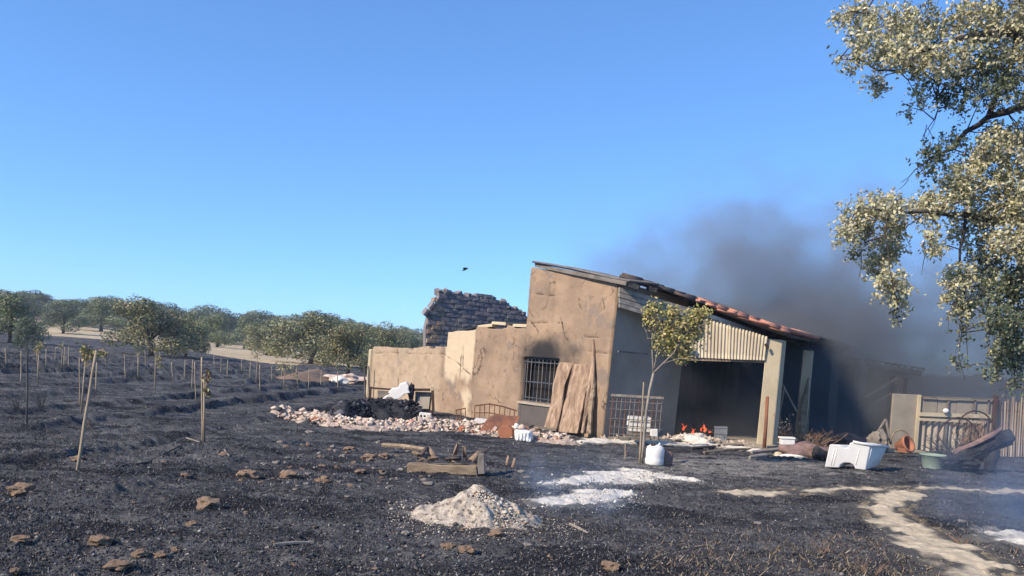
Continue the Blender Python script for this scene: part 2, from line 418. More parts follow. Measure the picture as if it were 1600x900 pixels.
# ground material
def ground_mat():
    m = bpy.data.materials.new("burnt_ground"); m.use_nodes = True
    nt = m.node_tree; N = nt.nodes; L = nt.links; bs = N["Principled BSDF"]
    bs.inputs["Roughness"].default_value = 1; bs.inputs["Specular IOR Level"].default_value = .1
    tc = N.new("ShaderNodeTexCoord")
    def noise(sc, det, ro=.6, st=(1, 1, 1), dist=0):
        mp = N.new("ShaderNodeMapping"); mp.inputs["Scale"].default_value = st; L.new(tc.outputs["Object"], mp.inputs[0])
        n = N.new("ShaderNodeTexNoise"); n.inputs["Scale"].default_value = sc; n.inputs["Detail"].default_value = det; n.inputs["Roughness"].default_value = ro
        n.inputs["Distortion"].default_value = dist
        L.new(mp.outputs[0], n.inputs["Vector"]); return n.outputs[0]
    def rng_(s, a, b, c=0., d=1.):
        r = N.new("ShaderNodeMapRange"); r.interpolation_type = 'SMOOTHSTEP'
        r.inputs[1].default_value = a; r.inputs[2].default_value = b; r.inputs[3].default_value = c; r.inputs[4].default_value = d
        L.new(s, r.inputs[0]); return r.outputs[0]
    def mix(f, a, b):
        x = N.new("ShaderNodeMix"); x.data_type = 'RGBA'; L.new(f, x.inputs[0])
        for i, q in ((6, a), (7, b)):
            if isinstance(q, tuple): x.inputs[i].default_value = (*q, 1)
            else: L.new(q, x.inputs[i])
        return x.outputs[2]
    def math_(op, a, b):
        x = N.new("ShaderNodeMath"); x.operation = op
        for i, q in ((0, a), (1, b)):
            if isinstance(q, (int, float)): x.inputs[i].default_value = q
            else: L.new(q, x.inputs[i])
        return x.outputs[0]
    c = mix(rng_(noise(.55, 6), .38, .62), (.062, .062, .069), (.115, .112, .112))
    c = mix(rng_(noise(2.2, 9, .72, (.6, 1.5, 1)), .46, .66), c, (.19, .185, .178))
    c = mix(rng_(noise(.9, 7, .65, (.6, 1.4, 1), .6), .48, .62), c, (.026, .026, .031))
    c = mix(rng_(noise(7, 8, .75, (.7, 1.4, 1), .6), .54, .64), c, (.020, .020, .024))
    c = mix(rng_(noise(20, 6, .75), .53, .66), c, (.022, .022, .026))
    c = mix(rng_(noise(38, 5, .7, (1, 1, 1), .4), .59, .67), c, (.36, .345, .32))
    # brown unburnt patches
    br = N.new("ShaderNodeAttribute"); br.attribute_name = "brown"
    f = math_('ADD', br.outputs["Fac"], math_('MULTIPLY', math_('SUBTRACT', noise(1.3, 8, .65), .5), 1.6))
    c = mix(rng_(f, .45, .85), c, mix(rng_(noise(16, 5, .7), .4, .6), (.085, .062, .045), (.17, .13, .095)))
    # grey ash film
    asn = N.new("ShaderNodeAttribute"); asn.attribute_name = "ashy"
    f = math_('ADD', asn.outputs["Fac"], math_('MULTIPLY', math_('SUBTRACT', noise(2.6, 9, .7, (.7, 1.6, 1)), .5), 2.2))
    c = mix(rng_(f, .55, 1.0), c, (.30, .28, .25))
    sn = N.new("ShaderNodeAttribute"); sn.attribute_name = "sand"
    f = math_('ADD', sn.outputs["Fac"], math_('MULTIPLY', math_('SUBTRACT', noise(3.2, 9, .75), .5), 1.3))
    c = mix(rng_(f, .42, .85), c, mix(rng_(noise(14, 5, .7), .4, .6), (.40, .32, .21), (.24, .195, .135)))
    wh = N.new("ShaderNodeAttribute"); wh.attribute_name = "white"
    f = math_('ADD', wh.outputs["Fac"], math_('MULTIPLY', math_('SUBTRACT', noise(5, 9, .75), .5), 1.6))
    c = mix(rng_(f, .40, .95), c, mix(rng_(noise(14, 5, .7), .4, .6), (.66, .61, .53), (.36, .34, .30)))
    # dry straw field
    st = N.new("ShaderNodeAttribute"); st.attribute_name = "straw"
    f = math_('ADD', st.outputs["Fac"], math_('MULTIPLY', math_('SUBTRACT', noise(.12, 5, .6, (.6, 1.5, 1)), .5), .7))
    c = mix(rng_(f, .4, .6), c, mix(rng_(noise(.3, 6, .6, (.3, 1.2, 1)), .35, .65), (.62, .49, .31), (.46, .36, .23)))
    L.new(c, bs.inputs["Base Color"])
    h = math_('ADD', noise(22, 7, .75), math_('MULTIPLY', noise(5, 4), 1.2))
    b = N.new("ShaderNodeBump"); b.inputs["Strength"].default_value = 1.0; b.inputs["Distance"].default_value = .05
    L.new(h, b.inputs["Height"]); L.new(b.outputs[0], bs.inputs["Normal"])
    return m
M['ground'] = ground_mat()

def segdist(X, Y_, pts):
    d = np.full(X.shape, 1e9); wi = np.zeros(X.shape)
    for (a, wa), (b, wb) in zip(pts[:-1], pts[1:]):
        ax, ay = a[0], a[1]; bx, by = b[0] - ax, b[1] - ay
        t = np.clip(((X - ax) * bx + (Y_ - ay) * by) / (bx * bx + by * by), 0, 1)
        q = np.hypot(X - ax - t * bx, Y_ - ay - t * by); w = wa + (wb - wa) * t
        up = q / w < d
        d = np.where(up, q / w, d)
    return 1 - d

trk = [(G(1640, 960), .62), (G(1520, 885), .52), (G(1440, 838), .42), (G(1375, 795), .34), (G(1420, 770), .25)]
trk[0] = (trk[1][0] + (trk[1][0] - trk[2][0]) * 1.5, .65)
trk2 = [(G(1130, 772), .22), (G(1250, 768), .30), (G(1330, 764), .22), (G(1460, 764), .30), (G(1600, 770), .30), (G(1700, 778), .3)]
wa = [(G(848, 786), .22), (G(890, 784), .34), (G(940, 780), .36), (G(970, 772), .22), (G(920, 770), .2)]
wb = [(G(862, 757), .22), (G(920, 753), .38), (G(975, 747), .58), (G(1015, 742), .50), (G(1040, 748), .40), (G(1090, 752), .14)]
wc_ = [(G(1560, 830), .3), (G(1610, 845), .6), (G(1650, 840), .5)]
hc = G(745, 815)
# ---------------------------------------------------------------- ground sheet: fine where the photograph shows it, coarser elsewhere, out to the horizon
def build_ground():
    us = np.concatenate([np.linspace(-60, -38, 18)[:-1], np.linspace(-38, 38, 760), np.linspace(38, 60, 18)[1:]])
    tu = np.tan(np.radians(us))
    vv = np.concatenate([np.linspace(1500, 400, 30)[:-1], np.linspace(400, 12, 520)[:-1], np.array([12, 10, 8, 6.5, 5, 4, 3, 2, 1.3, .9])])
    Y = 1.6 * F / vv
    X2 = tu[None, :] * Y[:, None]; Y2 = np.repeat(Y[:, None], len(tu), 1)
    Z2 = gh(X2, Y2)
    V = np.stack([X2.ravel(), Y2.ravel(), Z2.ravel()], 1)
    ny, nx = X2.shape
    i = np.arange(ny - 1)[:, None] * nx + np.arange(nx - 1)[None, :]
    Fq = np.stack([i, i + 1, i + nx + 1, i + nx], -1).reshape(-1, 4)
    # region behind and beside the camera
    x, y = V[:, 0], V[:, 1]
    u = x / np.maximum(y, .1)
    edge = np.interp(u, [-.7, -.45, -.3, -.18, 0, 1], [88, 92, 60, 75, 400, 400])
    straw = sm(0, 1, (y - edge) / (edge * .04)) * sm(.02, -.1, u)
    stripe = sm(.5, .7, vnoise(x * .02, y * .06, 31))
    straw = straw * (1 - .35 * stripe * (y < 120))
    brown = sm(3.0, 7.5, x - y * .05) * sm(13, 8, y) * .75 + sm(.1, .4, fbm(x * .3, y * .3, 41, 3)) * .25 * (y < 30) + sm(45, 70, y) * .3
    brown = np.maximum(brown * .7, sm(8.5, 6.2, y) * .25)
    gx = np.exp(-(((x - 2.9) / 2.6) ** 2 + ((y - 13.6) / 1.7) ** 2))
    gx2 = np.exp(-(((x - 5.5) / 3.5) ** 2 + ((y - 15.5) / 1.8) ** 2)) * .75
    gx3 = np.exp(-(((x - 6.8) / 1.5) ** 2 + ((y - 10.5) / 1.2) ** 2)) * .6
    ashy = np.clip(gx + gx2 * 1.3 + gx3 + .12 * (y < 30), 0, 1.3) * .66
    nr = y < 22; sand = np.zeros(len(x)); white = np.zeros(len(x))
    xs_, ys_ = x[nr][None], y[nr][None]
    sand[nr] = np.clip(np.maximum(segdist(xs_, ys_, trk) * .8 + .55, segdist(xs_, ys_, trk2) * .6 + .50), 0, 1)[0]
    white[nr] = np.clip(np.maximum(np.maximum(segdist(xs_, ys_, wa), segdist(xs_, ys_, wb)) * .7 + .55, segdist(xs_, ys_, wc_) * .6 + .5), 0, 1)[0]
    white[nr] = np.maximum(white[nr], np.clip(1.25 - np.hypot((xs_ - hc.x) / .85, (ys_ - hc.y - .2) / .7), 0, .8)[0])
    ashy = np.maximum(ashy, sand * 0)
    o = mk("ground", V, Fq, M['ground'], smooth=False, cols=dict(straw=straw, brown=np.clip(brown, 0, 1), ashy=ashy, sand=sand, white=white), kind="structure",
           label="black scorched field and yard with grey ash, dry straw land beyond", category="ground")
    return o
build_ground()
mk("ground", [(-3860, 2232, -.06), (-2.3, 1.36, -.06), (2.3, 1.36, -.06), (3860, 2232, -.06), (3860, -2400, -.06), (-3860, -2400, -.06)],
   [(0, 5, 1), (1, 5, 4, 2), (2, 4, 3)], M['ground'], kind="structure", label="burnt ground behind the viewpoint", category="ground")

def patch(name, maskf, x0, x1, y0, y1, res, material, hmax, parent=None, seed=0, rag=.35, freq=2.5, cut=-.03, **tags):
    """a ragged sheet or mound lying on the ground: its height sinks below the ground where the mask ends"""
    nx = int((x1 - x0) / res) + 1; ny = int((y1 - y0) / res) + 1
    X, Y_ = np.meshgrid(np.linspace(x0, x1, nx), np.linspace(y0, y1, ny))
    m = maskf(X, Y_) + fbm(X * freq, Y_ * freq, 50 + seed, 4) * rag
    m = np.clip(m, -1, 1)
    Z = gh(X, Y_) + np.where(m > 0, .006 + hmax * m, m * .12) + fbm(X * 9, Y_ * 9, 70 + seed, 3) * min(.02, hmax * .5) + (fbm(X * 22, Y_ * 22, 71 + seed, 3) * .035 * np.clip(m * 3, 0, 1) if name == 'ash_heap' else 0)
    V = np.stack([X.ravel(), Y_.ravel(), Z.ravel()], 1)
    i = np.arange(ny - 1)[:, None] * nx + np.arange(nx - 1)[None, :]
    Fq = np.stack([i, i + 1, i + nx + 1, i + nx], -1).reshape(-1, 4)
    keep = (m.ravel()[Fq] > -.25).any(1)
    Fq = Fq[keep]
    edge = np.clip(1.1 - m.ravel() * 1.9, 0, 1)
    used = np.unique(Fq); re = np.zeros(len(V), int); re[used] = np.arange(len(used))
    return mk(name, V[used], re[Fq], material, parent, False, cols=dict(edge=edge[used]), **tags)

# sandy tracks
patch("path", lambda X, Y_: segdist(X, Y_, trk) * .8 - .08, 3, 9, 5.5, 13, .03, M['path'], .010, rag=.8, freq=2.6, kind="structure",
      label="winding pale sandy footpath across the burnt yard", category="path")
patch("path", lambda X, Y_: segdist(X, Y_, trk2) * .62 - .1, 2.5, 11, 8.5, 16, .04, M['path'], .010, rag=.8, freq=1.6, seed=3, kind="structure",
      label="thin pale sandy track running to the right edge", category="path")

# ================================================================ FARM BUILDING
A = G(940, 686); A.z = 0
Bq = G(700, 646); Bq.z = 0
D = (Bq - A).normalized()                  # along the front wall, away to the left
NO = Vector((-D.y, D.x, 0)) if (-D.y) * -.87 + D.x * -.5 > 0 else Vector((D.y, -D.x, 0))   # outward
NI = -NO
def fsz(px, py):
    u, v = ray(px, py)
    # A + D s = (uY, Y)
    # A.x + D.x s = u (A.y + D.y s)
    s = (u * A.y - A.x) / (D.x - u * D.y)
    Y = A.y + D.y * s
    return s, CAMZ + v * Y
def fw(s, z, off=0):
    return A + D * s + NO * off + Vector((0, 0, z))

house = thing("farm_building", A, "low ochre plastered farm building with barred window and smoke-filled open shed", "building")

def wallgrid(name, s0, s1, z0, topf, thick, hole, res, colf, material, parent, shear=0, seed=0):
    ns = int((s1 - s0) / res) + 1; nz = int((max(topf(s0 + (s1 - s0) * k / 60) for k in range(61)) - z0) / res) + 1
    S = np.linspace(s0, s1, ns)
    T = np.array([topf(q) for q in S])
    K = np.linspace(0, 1, nz)
    SS = np.repeat(S[None, :], nz, 0)
    top0 = T.max()
    ZZ = z0 + K[:, None] * (top0 - z0) * np.ones((1, ns))
    ZZ = np.minimum(ZZ, T[None, :])
    keep = np.ones((nz - 1, ns - 1), bool)
    keep &= (ZZ[1:, :-1] - ZZ[:-1, :-1] > 1e-6) | (ZZ[1:, 1:] - ZZ[:-1, 1:] > 1e-6)
    if hole:
        h0, h1, hz0, hz1 = hole
        sc = (SS[:-1, :-1] + SS[1:, 1:]) / 2; zc = (z0 + (K[:-1, None] + K[1:, None]) / 2 * (top0 - z0)) * np.ones((1, ns - 1))
        keep &= ~((sc > h0) & (sc < h1) & (zc > hz0) & (zc < hz1))
    cols, depth = colf(SS, ZZ)
    off = fbm(SS * .9, ZZ * .9, 11 + seed, 3) * .035 + fbm(SS * 5, ZZ * 5, 12 + seed, 3) * .012 - depth
    Ss = SS - shear * ZZ * sm(2.0, 0, SS)
    Xf = A.x + D.x * Ss + NO.x * off; Yf = A.y + D.y * Ss + NO.y * off
    Xb = A.x + D.x * Ss - NO.x * thick; Yb = A.y + D.y * Ss - NO.y * thick
    V = np.concatenate([np.stack([Xf.ravel(), Yf.ravel(), ZZ.ravel()], 1), np.stack([Xb.ravel(), Yb.ravel(), ZZ.ravel()], 1)])
    n = ns * nz
    Fc = []
    for j, i in zip(*np.where(keep)):
        a, b, c, d = j * ns + i, j * ns + i + 1, (j + 1) * ns + i + 1, (j + 1) * ns + i
        Fc.append((a, d, c, b)); Fc.append((n + a, n + b, n + c, n + d))
        if j == 0 or not keep[j - 1, i]: Fc.append((a, b, n + b, n + a))
        if j == nz - 2 or not keep[j + 1, i]: Fc.append((d, n + d, n + c, c))
        if i == 0 or not keep[j, i - 1]: Fc.append((a, n + a, n + d, d))
        if i == ns - 2 or not keep[j, i + 1]: Fc.append((b, c, n + c, n + b))
    cc = {k: np.concatenate([v.ravel(), v.ravel()]) for k, v in cols.items()}
    return mk(name, V, np.array(Fc), material, parent, False, cols=cc)

def pdist(SS, ZZ, pts):
    d = np.full(SS.shape, 9.)
    q = [fsz(*p) for p in pts]
    for a, b in zip(q[:-1], q[1:]):
        bx, by = b[0] - a[0], b[1] - a[1]
        t = np.clip(((SS - a[0]) * bx + (ZZ - a[1]) * by) / (bx * bx + by * by + 1e-9), 0, 1)
        d = np.minimum(d, np.hypot(SS - a[0] - t * bx + .05 * fbm(SS * 2.2, ZZ * 2.2, 78, 3), ZZ - a[1] - t * by + .05 * fbm(SS * 2.2, ZZ * 2.2, 79, 3)))
    return d + np.abs(fbm(SS * 4, ZZ * 4, 77, 2)) * .022
CRACKS = [[(826, 459), (860, 460), (878, 461)], [(876, 503), (882, 525), (886, 532)], [(830, 503), (838, 512), (843, 525)], [(806, 510), (801, 545), (803, 580)],
          [(745, 514), (741, 560), (739, 600)], [(955, 448), (948, 462), (935, 470), (938, 482)], [(910, 527), (968, 529)], [(910, 550), (966, 552)],
          [(722, 540), (723, 575), (735, 585), (737, 610), (735, 655)], [(585, 552), (610, 551), (650, 553), (690, 552), (720, 572)], [(650, 543), (653, 555)],
          [(720, 545), (718, 600)], [(876, 505), (872, 505), (830, 504)], [(620, 543), (622, 610)], [(670, 541), (671, 552)], [(940, 425), (950, 455)]]
WIN = (fsz(874, 560), fsz(813, 631))
wz1 = (fsz(845, 559)[1]); wz0 = fsz(845, 631)[1]
ws0 = fsz(872, 600)[0]; ws1 = fsz(813.5, 600)[0]
def wcols(SS, ZZ):
    crack = np.zeros(SS.shape)
    for c in CRACKS: crack = np.maximum(crack, sm(.040, .008, pdist(SS, ZZ, c)) * (.45 + .55 * vnoise(SS * 3, ZZ * 3, 95)))
    wc = (ws0 + ws1) / 2
    soot = sm(1.0, .0, np.hypot((SS - wc + .15) / 1.5, (ZZ - wz1 - .0) / np.where(ZZ > wz1, .95, 1.5)) + .18 * fbm(SS * 2, ZZ * 2, 94, 3))
    soot = soot ** .8
    soot = soot * .95 + .55 * sm(.25, .0, ZZ) * vnoise(SS * 2, ZZ * 2, 5) + .35 * sm(.35, .75, vnoise(SS * .9, ZZ * .5, 15)) * .4
    soot = np.maximum(soot, .34 * sm(.1, .7, fbm(SS * 2.6, ZZ * .45, 35, 4)) * sm(.2, 2.0, ZZ)); soot = np.maximum(soot, .30 * sm(-.1, .6, fbm(SS * .9, ZZ * 1.1, 36, 5)) * (SS < 4.5))
    cem = sm(.06, 0., np.abs(SS - wc) - (ws1 - ws0) / 2) * (ZZ < wz0 - .02) * 1.0
    s700 = fsz(701, 540)[0]; s745 = fsz(742, 540)[0]
    pale = sm(-.05, .1, SS - s745) * sm(.1, -.1, SS - s700 - .15) * sm(.75, 1.35, ZZ + .5 * fbm(SS * 2.2, ZZ * 2.2, 91, 4)) * .9
    pale = np.maximum(pale, sm(.40, .0, np.abs(SS - fsz(728, 620)[0]) + .3 * fbm(SS * 3, ZZ * 3, 93, 3)) * sm(1.1, .5, ZZ) * .8)
    sl = fsz(640, 560)[0]
    pale = np.maximum(pale, .42 * sm(s700, s700 + .5, SS))
    return dict(crack=crack, soot=np.clip(soot, 0, 1), cement=cem, pale=pale), crack * .03
# ---- walls
sT = fsz(826, 460)[0]
tl = fsz(828, 415); tr = fsz(968, 440)
def top_tall(s):
    t = (s - tr[0]) / (tl[0] - tr[0]); z = tr[1] + (tl[1] - tr[1]) * t - .03
    if s > tl[0] - .05: z -= .35
    return z
wallgrid("wall", .0, sT, -.15, top_tall, .32, (ws0, ws1, wz0, wz1), .032, wcols, M['plaster'], house, shear=.045)
prof = [(578, 545), (586, 541), (640, 544), (672, 541), (699, 542), (701, 519), (742, 515), (743, 515.5), (745, 511), (800, 509), (803, 512), (828, 514)]
pq = sorted([fsz(*p) for p in prof]); ps = [p[0] for p in pq]; pz = [p[1] for p in pq]
sL = fsz(580, 580)[0]
def top_low(s):
    return float(np.interp(s, ps, pz) + .035 * (vnoise(s * 4.1, 3.3, 2) - .5) - (.06 if vnoise(s * 1.7, 9.3, 6) > .72 else 0))
wallgrid("wall", sT + .003, sL, -.15, top_low, .30, (ws0, ws1, wz0, wz1) if ws1 > sT else None, .032, wcols, M['plaster'], house, seed=3)
# loose bricks and roof scraps lying on top of the low wall
m = MB()
for a, b in (((767, 505), (789, 507)), ((745, 511), (768, 509)), ((800, 509), (822, 510))):
    s_a, z_a = fsz(*a); s_b, z_b = fsz(*b)
    m.hexa([fw(s_a, z_a - .02, -.02), fw(s_b, z_b - .02, -.02), fw(s_b, z_b - .02, -.25), fw(s_a, z_a - .02, -.25), fw(s_a, z_a + .05, -.03), fw(s_b, z_b + .06, -.02), fw(s_b, z_b + .05, -.24), fw(s_a, z_a + .06, -.25)])
m.build("coping_brick", M['pillar'], house)
m = MB()
m.tube([fw(*fsz(765, 497), -.4), fw(*fsz(775, 505), -.2), fw(*fsz(822, 506), -.2)], [.03, .045, .05], 5)
m.tube([fw(*fsz(700, 516), -.3), fw(*fsz(736, 509), -.3), fw(*fsz(742, 507), -.3)], [.03, .04, .05], 5)
m.build("charred_beam", M['charcoal'], house)
# broken return of the low wall at its far end
m = MB(); e = sL
m.hexa([fw(e, -.1, 0), fw(e, -.1, -.3), fw(e - .15, -.1, -3.2), fw(e - .45, -.1, -3.2), fw(e, 1.75, 0), fw(e, 1.78, -.3), fw(e - .15, 1.5, -3.2), fw(e - .45, 1.5, -3.2)])
m2 = MB(); m2.box(fw(e + .12, .8, -.12), (.3, .35, 1.75), Matrix.Rotation(.3, 3, 'Z')); bevel(m2.build("buttress", M['pillar'], house), .03)

# ---- tall room: shaded side wall, other walls, roof slab
depth = 2.5
cA = A + NI * .012; cB = cA + NI * depth
zr = tr[1] - .06
m = MB()
sd = (cA + D * .32)
cA = cA - D * .02; cB = cB - D * .02
m.hexa([cA + Vector((0, 0, -.1)), cB + Vector((0, 0, -.1)), cB + D * .3 + Vector((0, 0, -.1)), cA + D * .3 + NI * .3 + Vector((0, 0, -.1)),
        cA - D * .19 + Vector((0, 0, zr)), cB - D * .19 + Vector((0, 0, zr)), cB + D * .3 + Vector((0, 0, zr)), cA + D * .3 + NI * .3 + Vector((0, 0, zr))])
m.build("side_wall", M['plaster_side'], house)
# horizontal crack ledge on the side wall
m = MB()
c0 = fw(sT, 0, -.38); zl = tl[1] - .06
m.hexa([c0 + Vector((0, 0, -.1)), c0 + NI * depth + Vector((0, 0, -.1)), c0 + NI * depth - D * .3 + Vector((0, 0, -.1)), c0 - D * .3 + Vector((0, 0, -.1)),
        c0 + Vector((0, 0, zl)), c0 + NI * depth + Vector((0, 0, zl)), c0 - D * .3 + NI * depth + Vector((0, 0, zl)), c0 - D * .3 + Vector((0, 0, zl))])
m.build("side_wall", M['plaster_side'], house)
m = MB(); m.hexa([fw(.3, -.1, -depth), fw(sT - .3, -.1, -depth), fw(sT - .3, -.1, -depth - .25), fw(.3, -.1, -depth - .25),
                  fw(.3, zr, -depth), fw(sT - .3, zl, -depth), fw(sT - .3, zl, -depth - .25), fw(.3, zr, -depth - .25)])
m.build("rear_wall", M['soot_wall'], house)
# roof slab, wavy fibre cement on the tall room
ra = fsz(836, 409); rb = fsz(990, 438)
def roofsheet(name, p00, p10, p11, p01, n_w, amp, th, material, parent, nu=90, nv=10, ragged=0):
    """p00-p10 is the side along which the waves repeat"""
    V = []; Fc = []
    nu = n_w * 6
    up = (p10 - p00).cross(p01 - p00).normalized()
    if up.z < 0: up = -up
    for k in range(2):
        for j in range(nv + 1):
            for i in range(nu + 1):
                a = i / nu; b = j / nv
                q = (p00 * (1 - a) + p10 * a) * (1 - b) + (p01 * (1 - a) + p11 * a) * b
                w = amp * math.sin(a * n_w * 2 * math.pi) + .02 * math.sin(b * 5 + a * 3)
                if ragged and j in (0, nv): q = q + (p01 - p00).normalized() * (ragged * (math.sin(int(a * n_w) * 12.9) * .5))
                V.append(q + up * (w - (th if k else 0)))
    n = (nu + 1) * (nv + 1)
    for j in range(nv):
        for i in range(nu):
            a = j * (nu + 1) + i; q = (a, a + 1, a + nu + 2, a + nu + 1)
            Fc.append(q); Fc.append(tuple(n + x for x in q[::-1]))
    for i in range(nu):
        for a in (i, nv * (nu + 1) + i):
            Fc.append((a, n + a, n + a + 1, a + 1))
    for j in range(nv):
        for a in (j * (nu + 1), j * (nu + 1) + nu):
            Fc.append((a, a + nu + 1, n + a + nu + 1, n + a))
    return mk(name, V, Fc, material, parent, True)
rl = fw(ra[0] , ra[1] , .10); rr = fw(rb[0], rb[1] - .0, .12)
roofsheet("roof", rl, rl + NI * (depth + .4), rr + NI * 1.0, rr, 18, .02, .035, M['roofing'], house)
m = MB(); m.beam(rl + Vector((.05, 0, -.09)) + NI * .08, rr + Vector((-.1, 0, -.085)) + NI * .08, .09, .09)
m.build("verge_board", M['greywood'], house)
m = MB()
for k in range(2):
    m = MB(); t = .12 + k * .6
    m.beam(rr + NI * t + Vector((-.1, 0, -.1)), rr + NI * t - D * .12 + Vector((.05, 0, -.16)), .08, .1)
    m.build("rafter_end", M['charcoal'], house)

# ---- barred window
wn_ = MB(); fr = .05
for (a0, a1, b0, b1) in ((ws0, ws1, wz0, wz0 + fr), (ws0, ws1, wz1 - fr, wz1), (ws0, ws0 + fr, wz0 + fr, wz1 - fr), (ws1 - fr, ws1, wz0 + fr, wz1 - fr)):
    wn_.hexa([fw(a0, b0, -.10), fw(a1, b0, -.10), fw(a1, b0, -.16), fw(a0, b0, -.16), fw(a0, b1, -.10), fw(a1, b1, -.10), fw(a1, b1, -.16), fw(a0, b1, -.16)])
win = wn_.build("window", M['bluemetal'], house)
for k in range(9):
    s_ = ws0 + fr + (ws1 - ws0 - 2 * fr) * (k + .5) / 9
    m = MB(); m.tube([fw(s_, wz0 + .02, -.09), fw(s_, wz1 - .02, -.09)], .010, 6); m.build("bar", M['wire'] if k % 3 else M['bluemetal'], win)
for zz in (wz0 + .12, (wz0 + wz1) / 2 - .05, wz1 - .12):
    m = MB(); m.beam(fw(ws0, zz, -.075), fw(ws1, zz, -.075), .012, .03); m.build("cross_bar", M['bluemetal'], win)
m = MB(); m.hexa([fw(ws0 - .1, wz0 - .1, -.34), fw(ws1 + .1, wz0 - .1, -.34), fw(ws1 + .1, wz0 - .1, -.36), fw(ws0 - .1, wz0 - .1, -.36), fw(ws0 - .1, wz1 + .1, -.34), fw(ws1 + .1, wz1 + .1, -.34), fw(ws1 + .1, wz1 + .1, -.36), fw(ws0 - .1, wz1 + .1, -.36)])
m.build("dark_backing", M['dark'], win)  # black sheet painted in for the unlit room behind the bars
m = MB(); m.hexa([fw(ws0 - .03, wz0 - .05, .05), fw(ws1 + .03, wz0 - .05, .05), fw(ws1 + .03, wz0 - .05, -.28), fw(ws0 - .03, wz0 - .05, -.28), fw(ws0 - .03, wz0 - .005, .045), fw(ws1 + .03, wz0 - .005, .045), fw(ws1 + .03, wz0 + .002, -.28), fw(ws0 - .03, wz0 + .002, -.28)])
m.build("window_sill", M['concrete'], win)

# ---- open shed to the right
FY = 18.85
PB = Vector((.56, .83, 0)).normalized()      # how the shed runs back
SD = 6.6
q0 = P(984, 436, 18.6); q1 = P(1232, 521, FY - .12)
tiltL = Vector((0, 0, .0))
roofsheet("roof", q0, q0 + PB * SD, q1 + PB * SD, q1, 30, .035, .04, M['roofing'], house, nv=14)
# purlins and rafters under the roof
for k in range(1, 6):
    t = k / 5
    m = MB(); m.beam(q0 + PB * (SD * t) + Vector((.1, .1, -.12)), q1 + PB * (SD * t) + Vector((-.1, .1, -.12)), .10, .14)
    m.build("rafter", M['charcoal'], house)
# tiles: verge along the front slope and eave along the open side
def tile_mesh(L=.42, r0=.095, r1=.075, th=.014, n=7):
    V = []; Fc = []
    for (y, r) in ((0, r0), (L, r1)):
        for rr_ in (r, r - th):
            for k in range(n + 1):
                a = math.pi * k / n
                V.append((math.cos(a) * rr_, y, math.sin(a) * rr_ * .8))
    w = n + 1
    for k in range(n):
        Fc.append((k, k + 1, 2 * w + k + 1, 2 * w + k)); Fc.append((w + k + 1, w + k, 3 * w + k, 3 * w + k + 1))
        Fc.append((k + 1, k, w + k, w + k + 1)); Fc.append((2 * w + k, 2 * w + k + 1, 3 * w + k + 1, 3 * w + k))
    Fc += [(0, 2 * w, 3 * w, w), (n, w + n, 3 * w + n, 2 * w + n)]
    me = bpy.data.meshes.new("tile"); me.from_pydata(V, [], Fc); me.update()
    me.polygons.foreach_set("use_smooth", [True] * len(me.polygons))
    return me
TILE = {}
for k in ('tile', 'tile_dark', 'tile_pale'):
    TILE[k] = tile_mesh(); TILE[k].materials.append(M[k])
def place_tile(kind, p, direction, parent, jit=.03, sc=1):
    d = direction.normalized()
    yaw = math.atan2(-d.x, d.y); pitch = math.asin(d.z)
    return inst("tile", TILE[kind], p, (pitch + random.uniform(-jit, jit), random.uniform(-jit, jit), yaw + random.uniform(-jit, jit)), (sc, sc, sc), parent)
L_ = (q1 - q0).length; dq = (q1 - q0).normalized()
nt_ = int(L_ / .26)
for k in range(nt_):
    t = (k + .5) / nt_
    kind = 'tile' if t > .46 else 'tile_dark'
    p = q1 + (q0 - q1) * (1 - t) + Vector((0, .02, .035))
    place_tile(kind, p + dq * .16, -dq, house, .05, 1.15)
    place_tile(kind, p + dq * .10 + Vector((0, -.10, -.055)), -dq, house, .07, 1.15)
    if t > .05: place_tile(kind, p + dq * .16 + Vector((.0, .21, .01)), -dq, house, .05, 1.15)
for k in range(30):
    p = q1 + PB * (.1 + k * .215) + Vector((.06, 0, .02)) - dq * .1
    place_tile('tile' if k < 12 else 'tile_dark', p + dq * .12, -dq, house, .05, 1.1)
# boards closing the top of the front
def quad_board(name, pts, Y, th, material, parent=house, dY=0):
    """pts: BL BR TR TL in the photograph, board standing at distance Y"""
    a = [P(x, y, Y) for x, y in pts]
    m = MB(); o = Vector((0, th, 0))
    m.hexa([a[0], a[1], a[1] + o, a[0] + o, a[3], a[2], a[2] + o, a[3] + o])
    return m.build(name, material, parent)
M['pale_plank'] = mat("pale_plank", (.42, .37, .31), (.26, .23, .20), scale=5, rough=.95, bump=.5)
for (yl, yr, hh) in ((449, 486, 7), (457, 494.5, 7), (465.5, 503, 7.5), (474, 511.5, 6)):
    a = [P(968, yl + hh, 17.86), P(1094, yr + hh, 18.74), P(1094, yr, 18.74), P(968, yl, 17.86)]; o_ = Vector((-.02, .03, 0)) * .9
    m = MB(); m.hexa([a[0], a[1], a[1] + o_, a[0] + o_, a[3], a[2], a[2] + o_, a[3] + o_]); m.build("plank", M['pale_plank'], house)
m = MB(); m.beam(P(966, 549, 17.9), P(1012, 553, 18.5), .03, .04); m.build("rail", M['greywood'], house)
quad_board("plank", [(1000, 444), (1115, 486), (1115, 481), (1000, 439)], 18.62, .04, M['charcoal'])
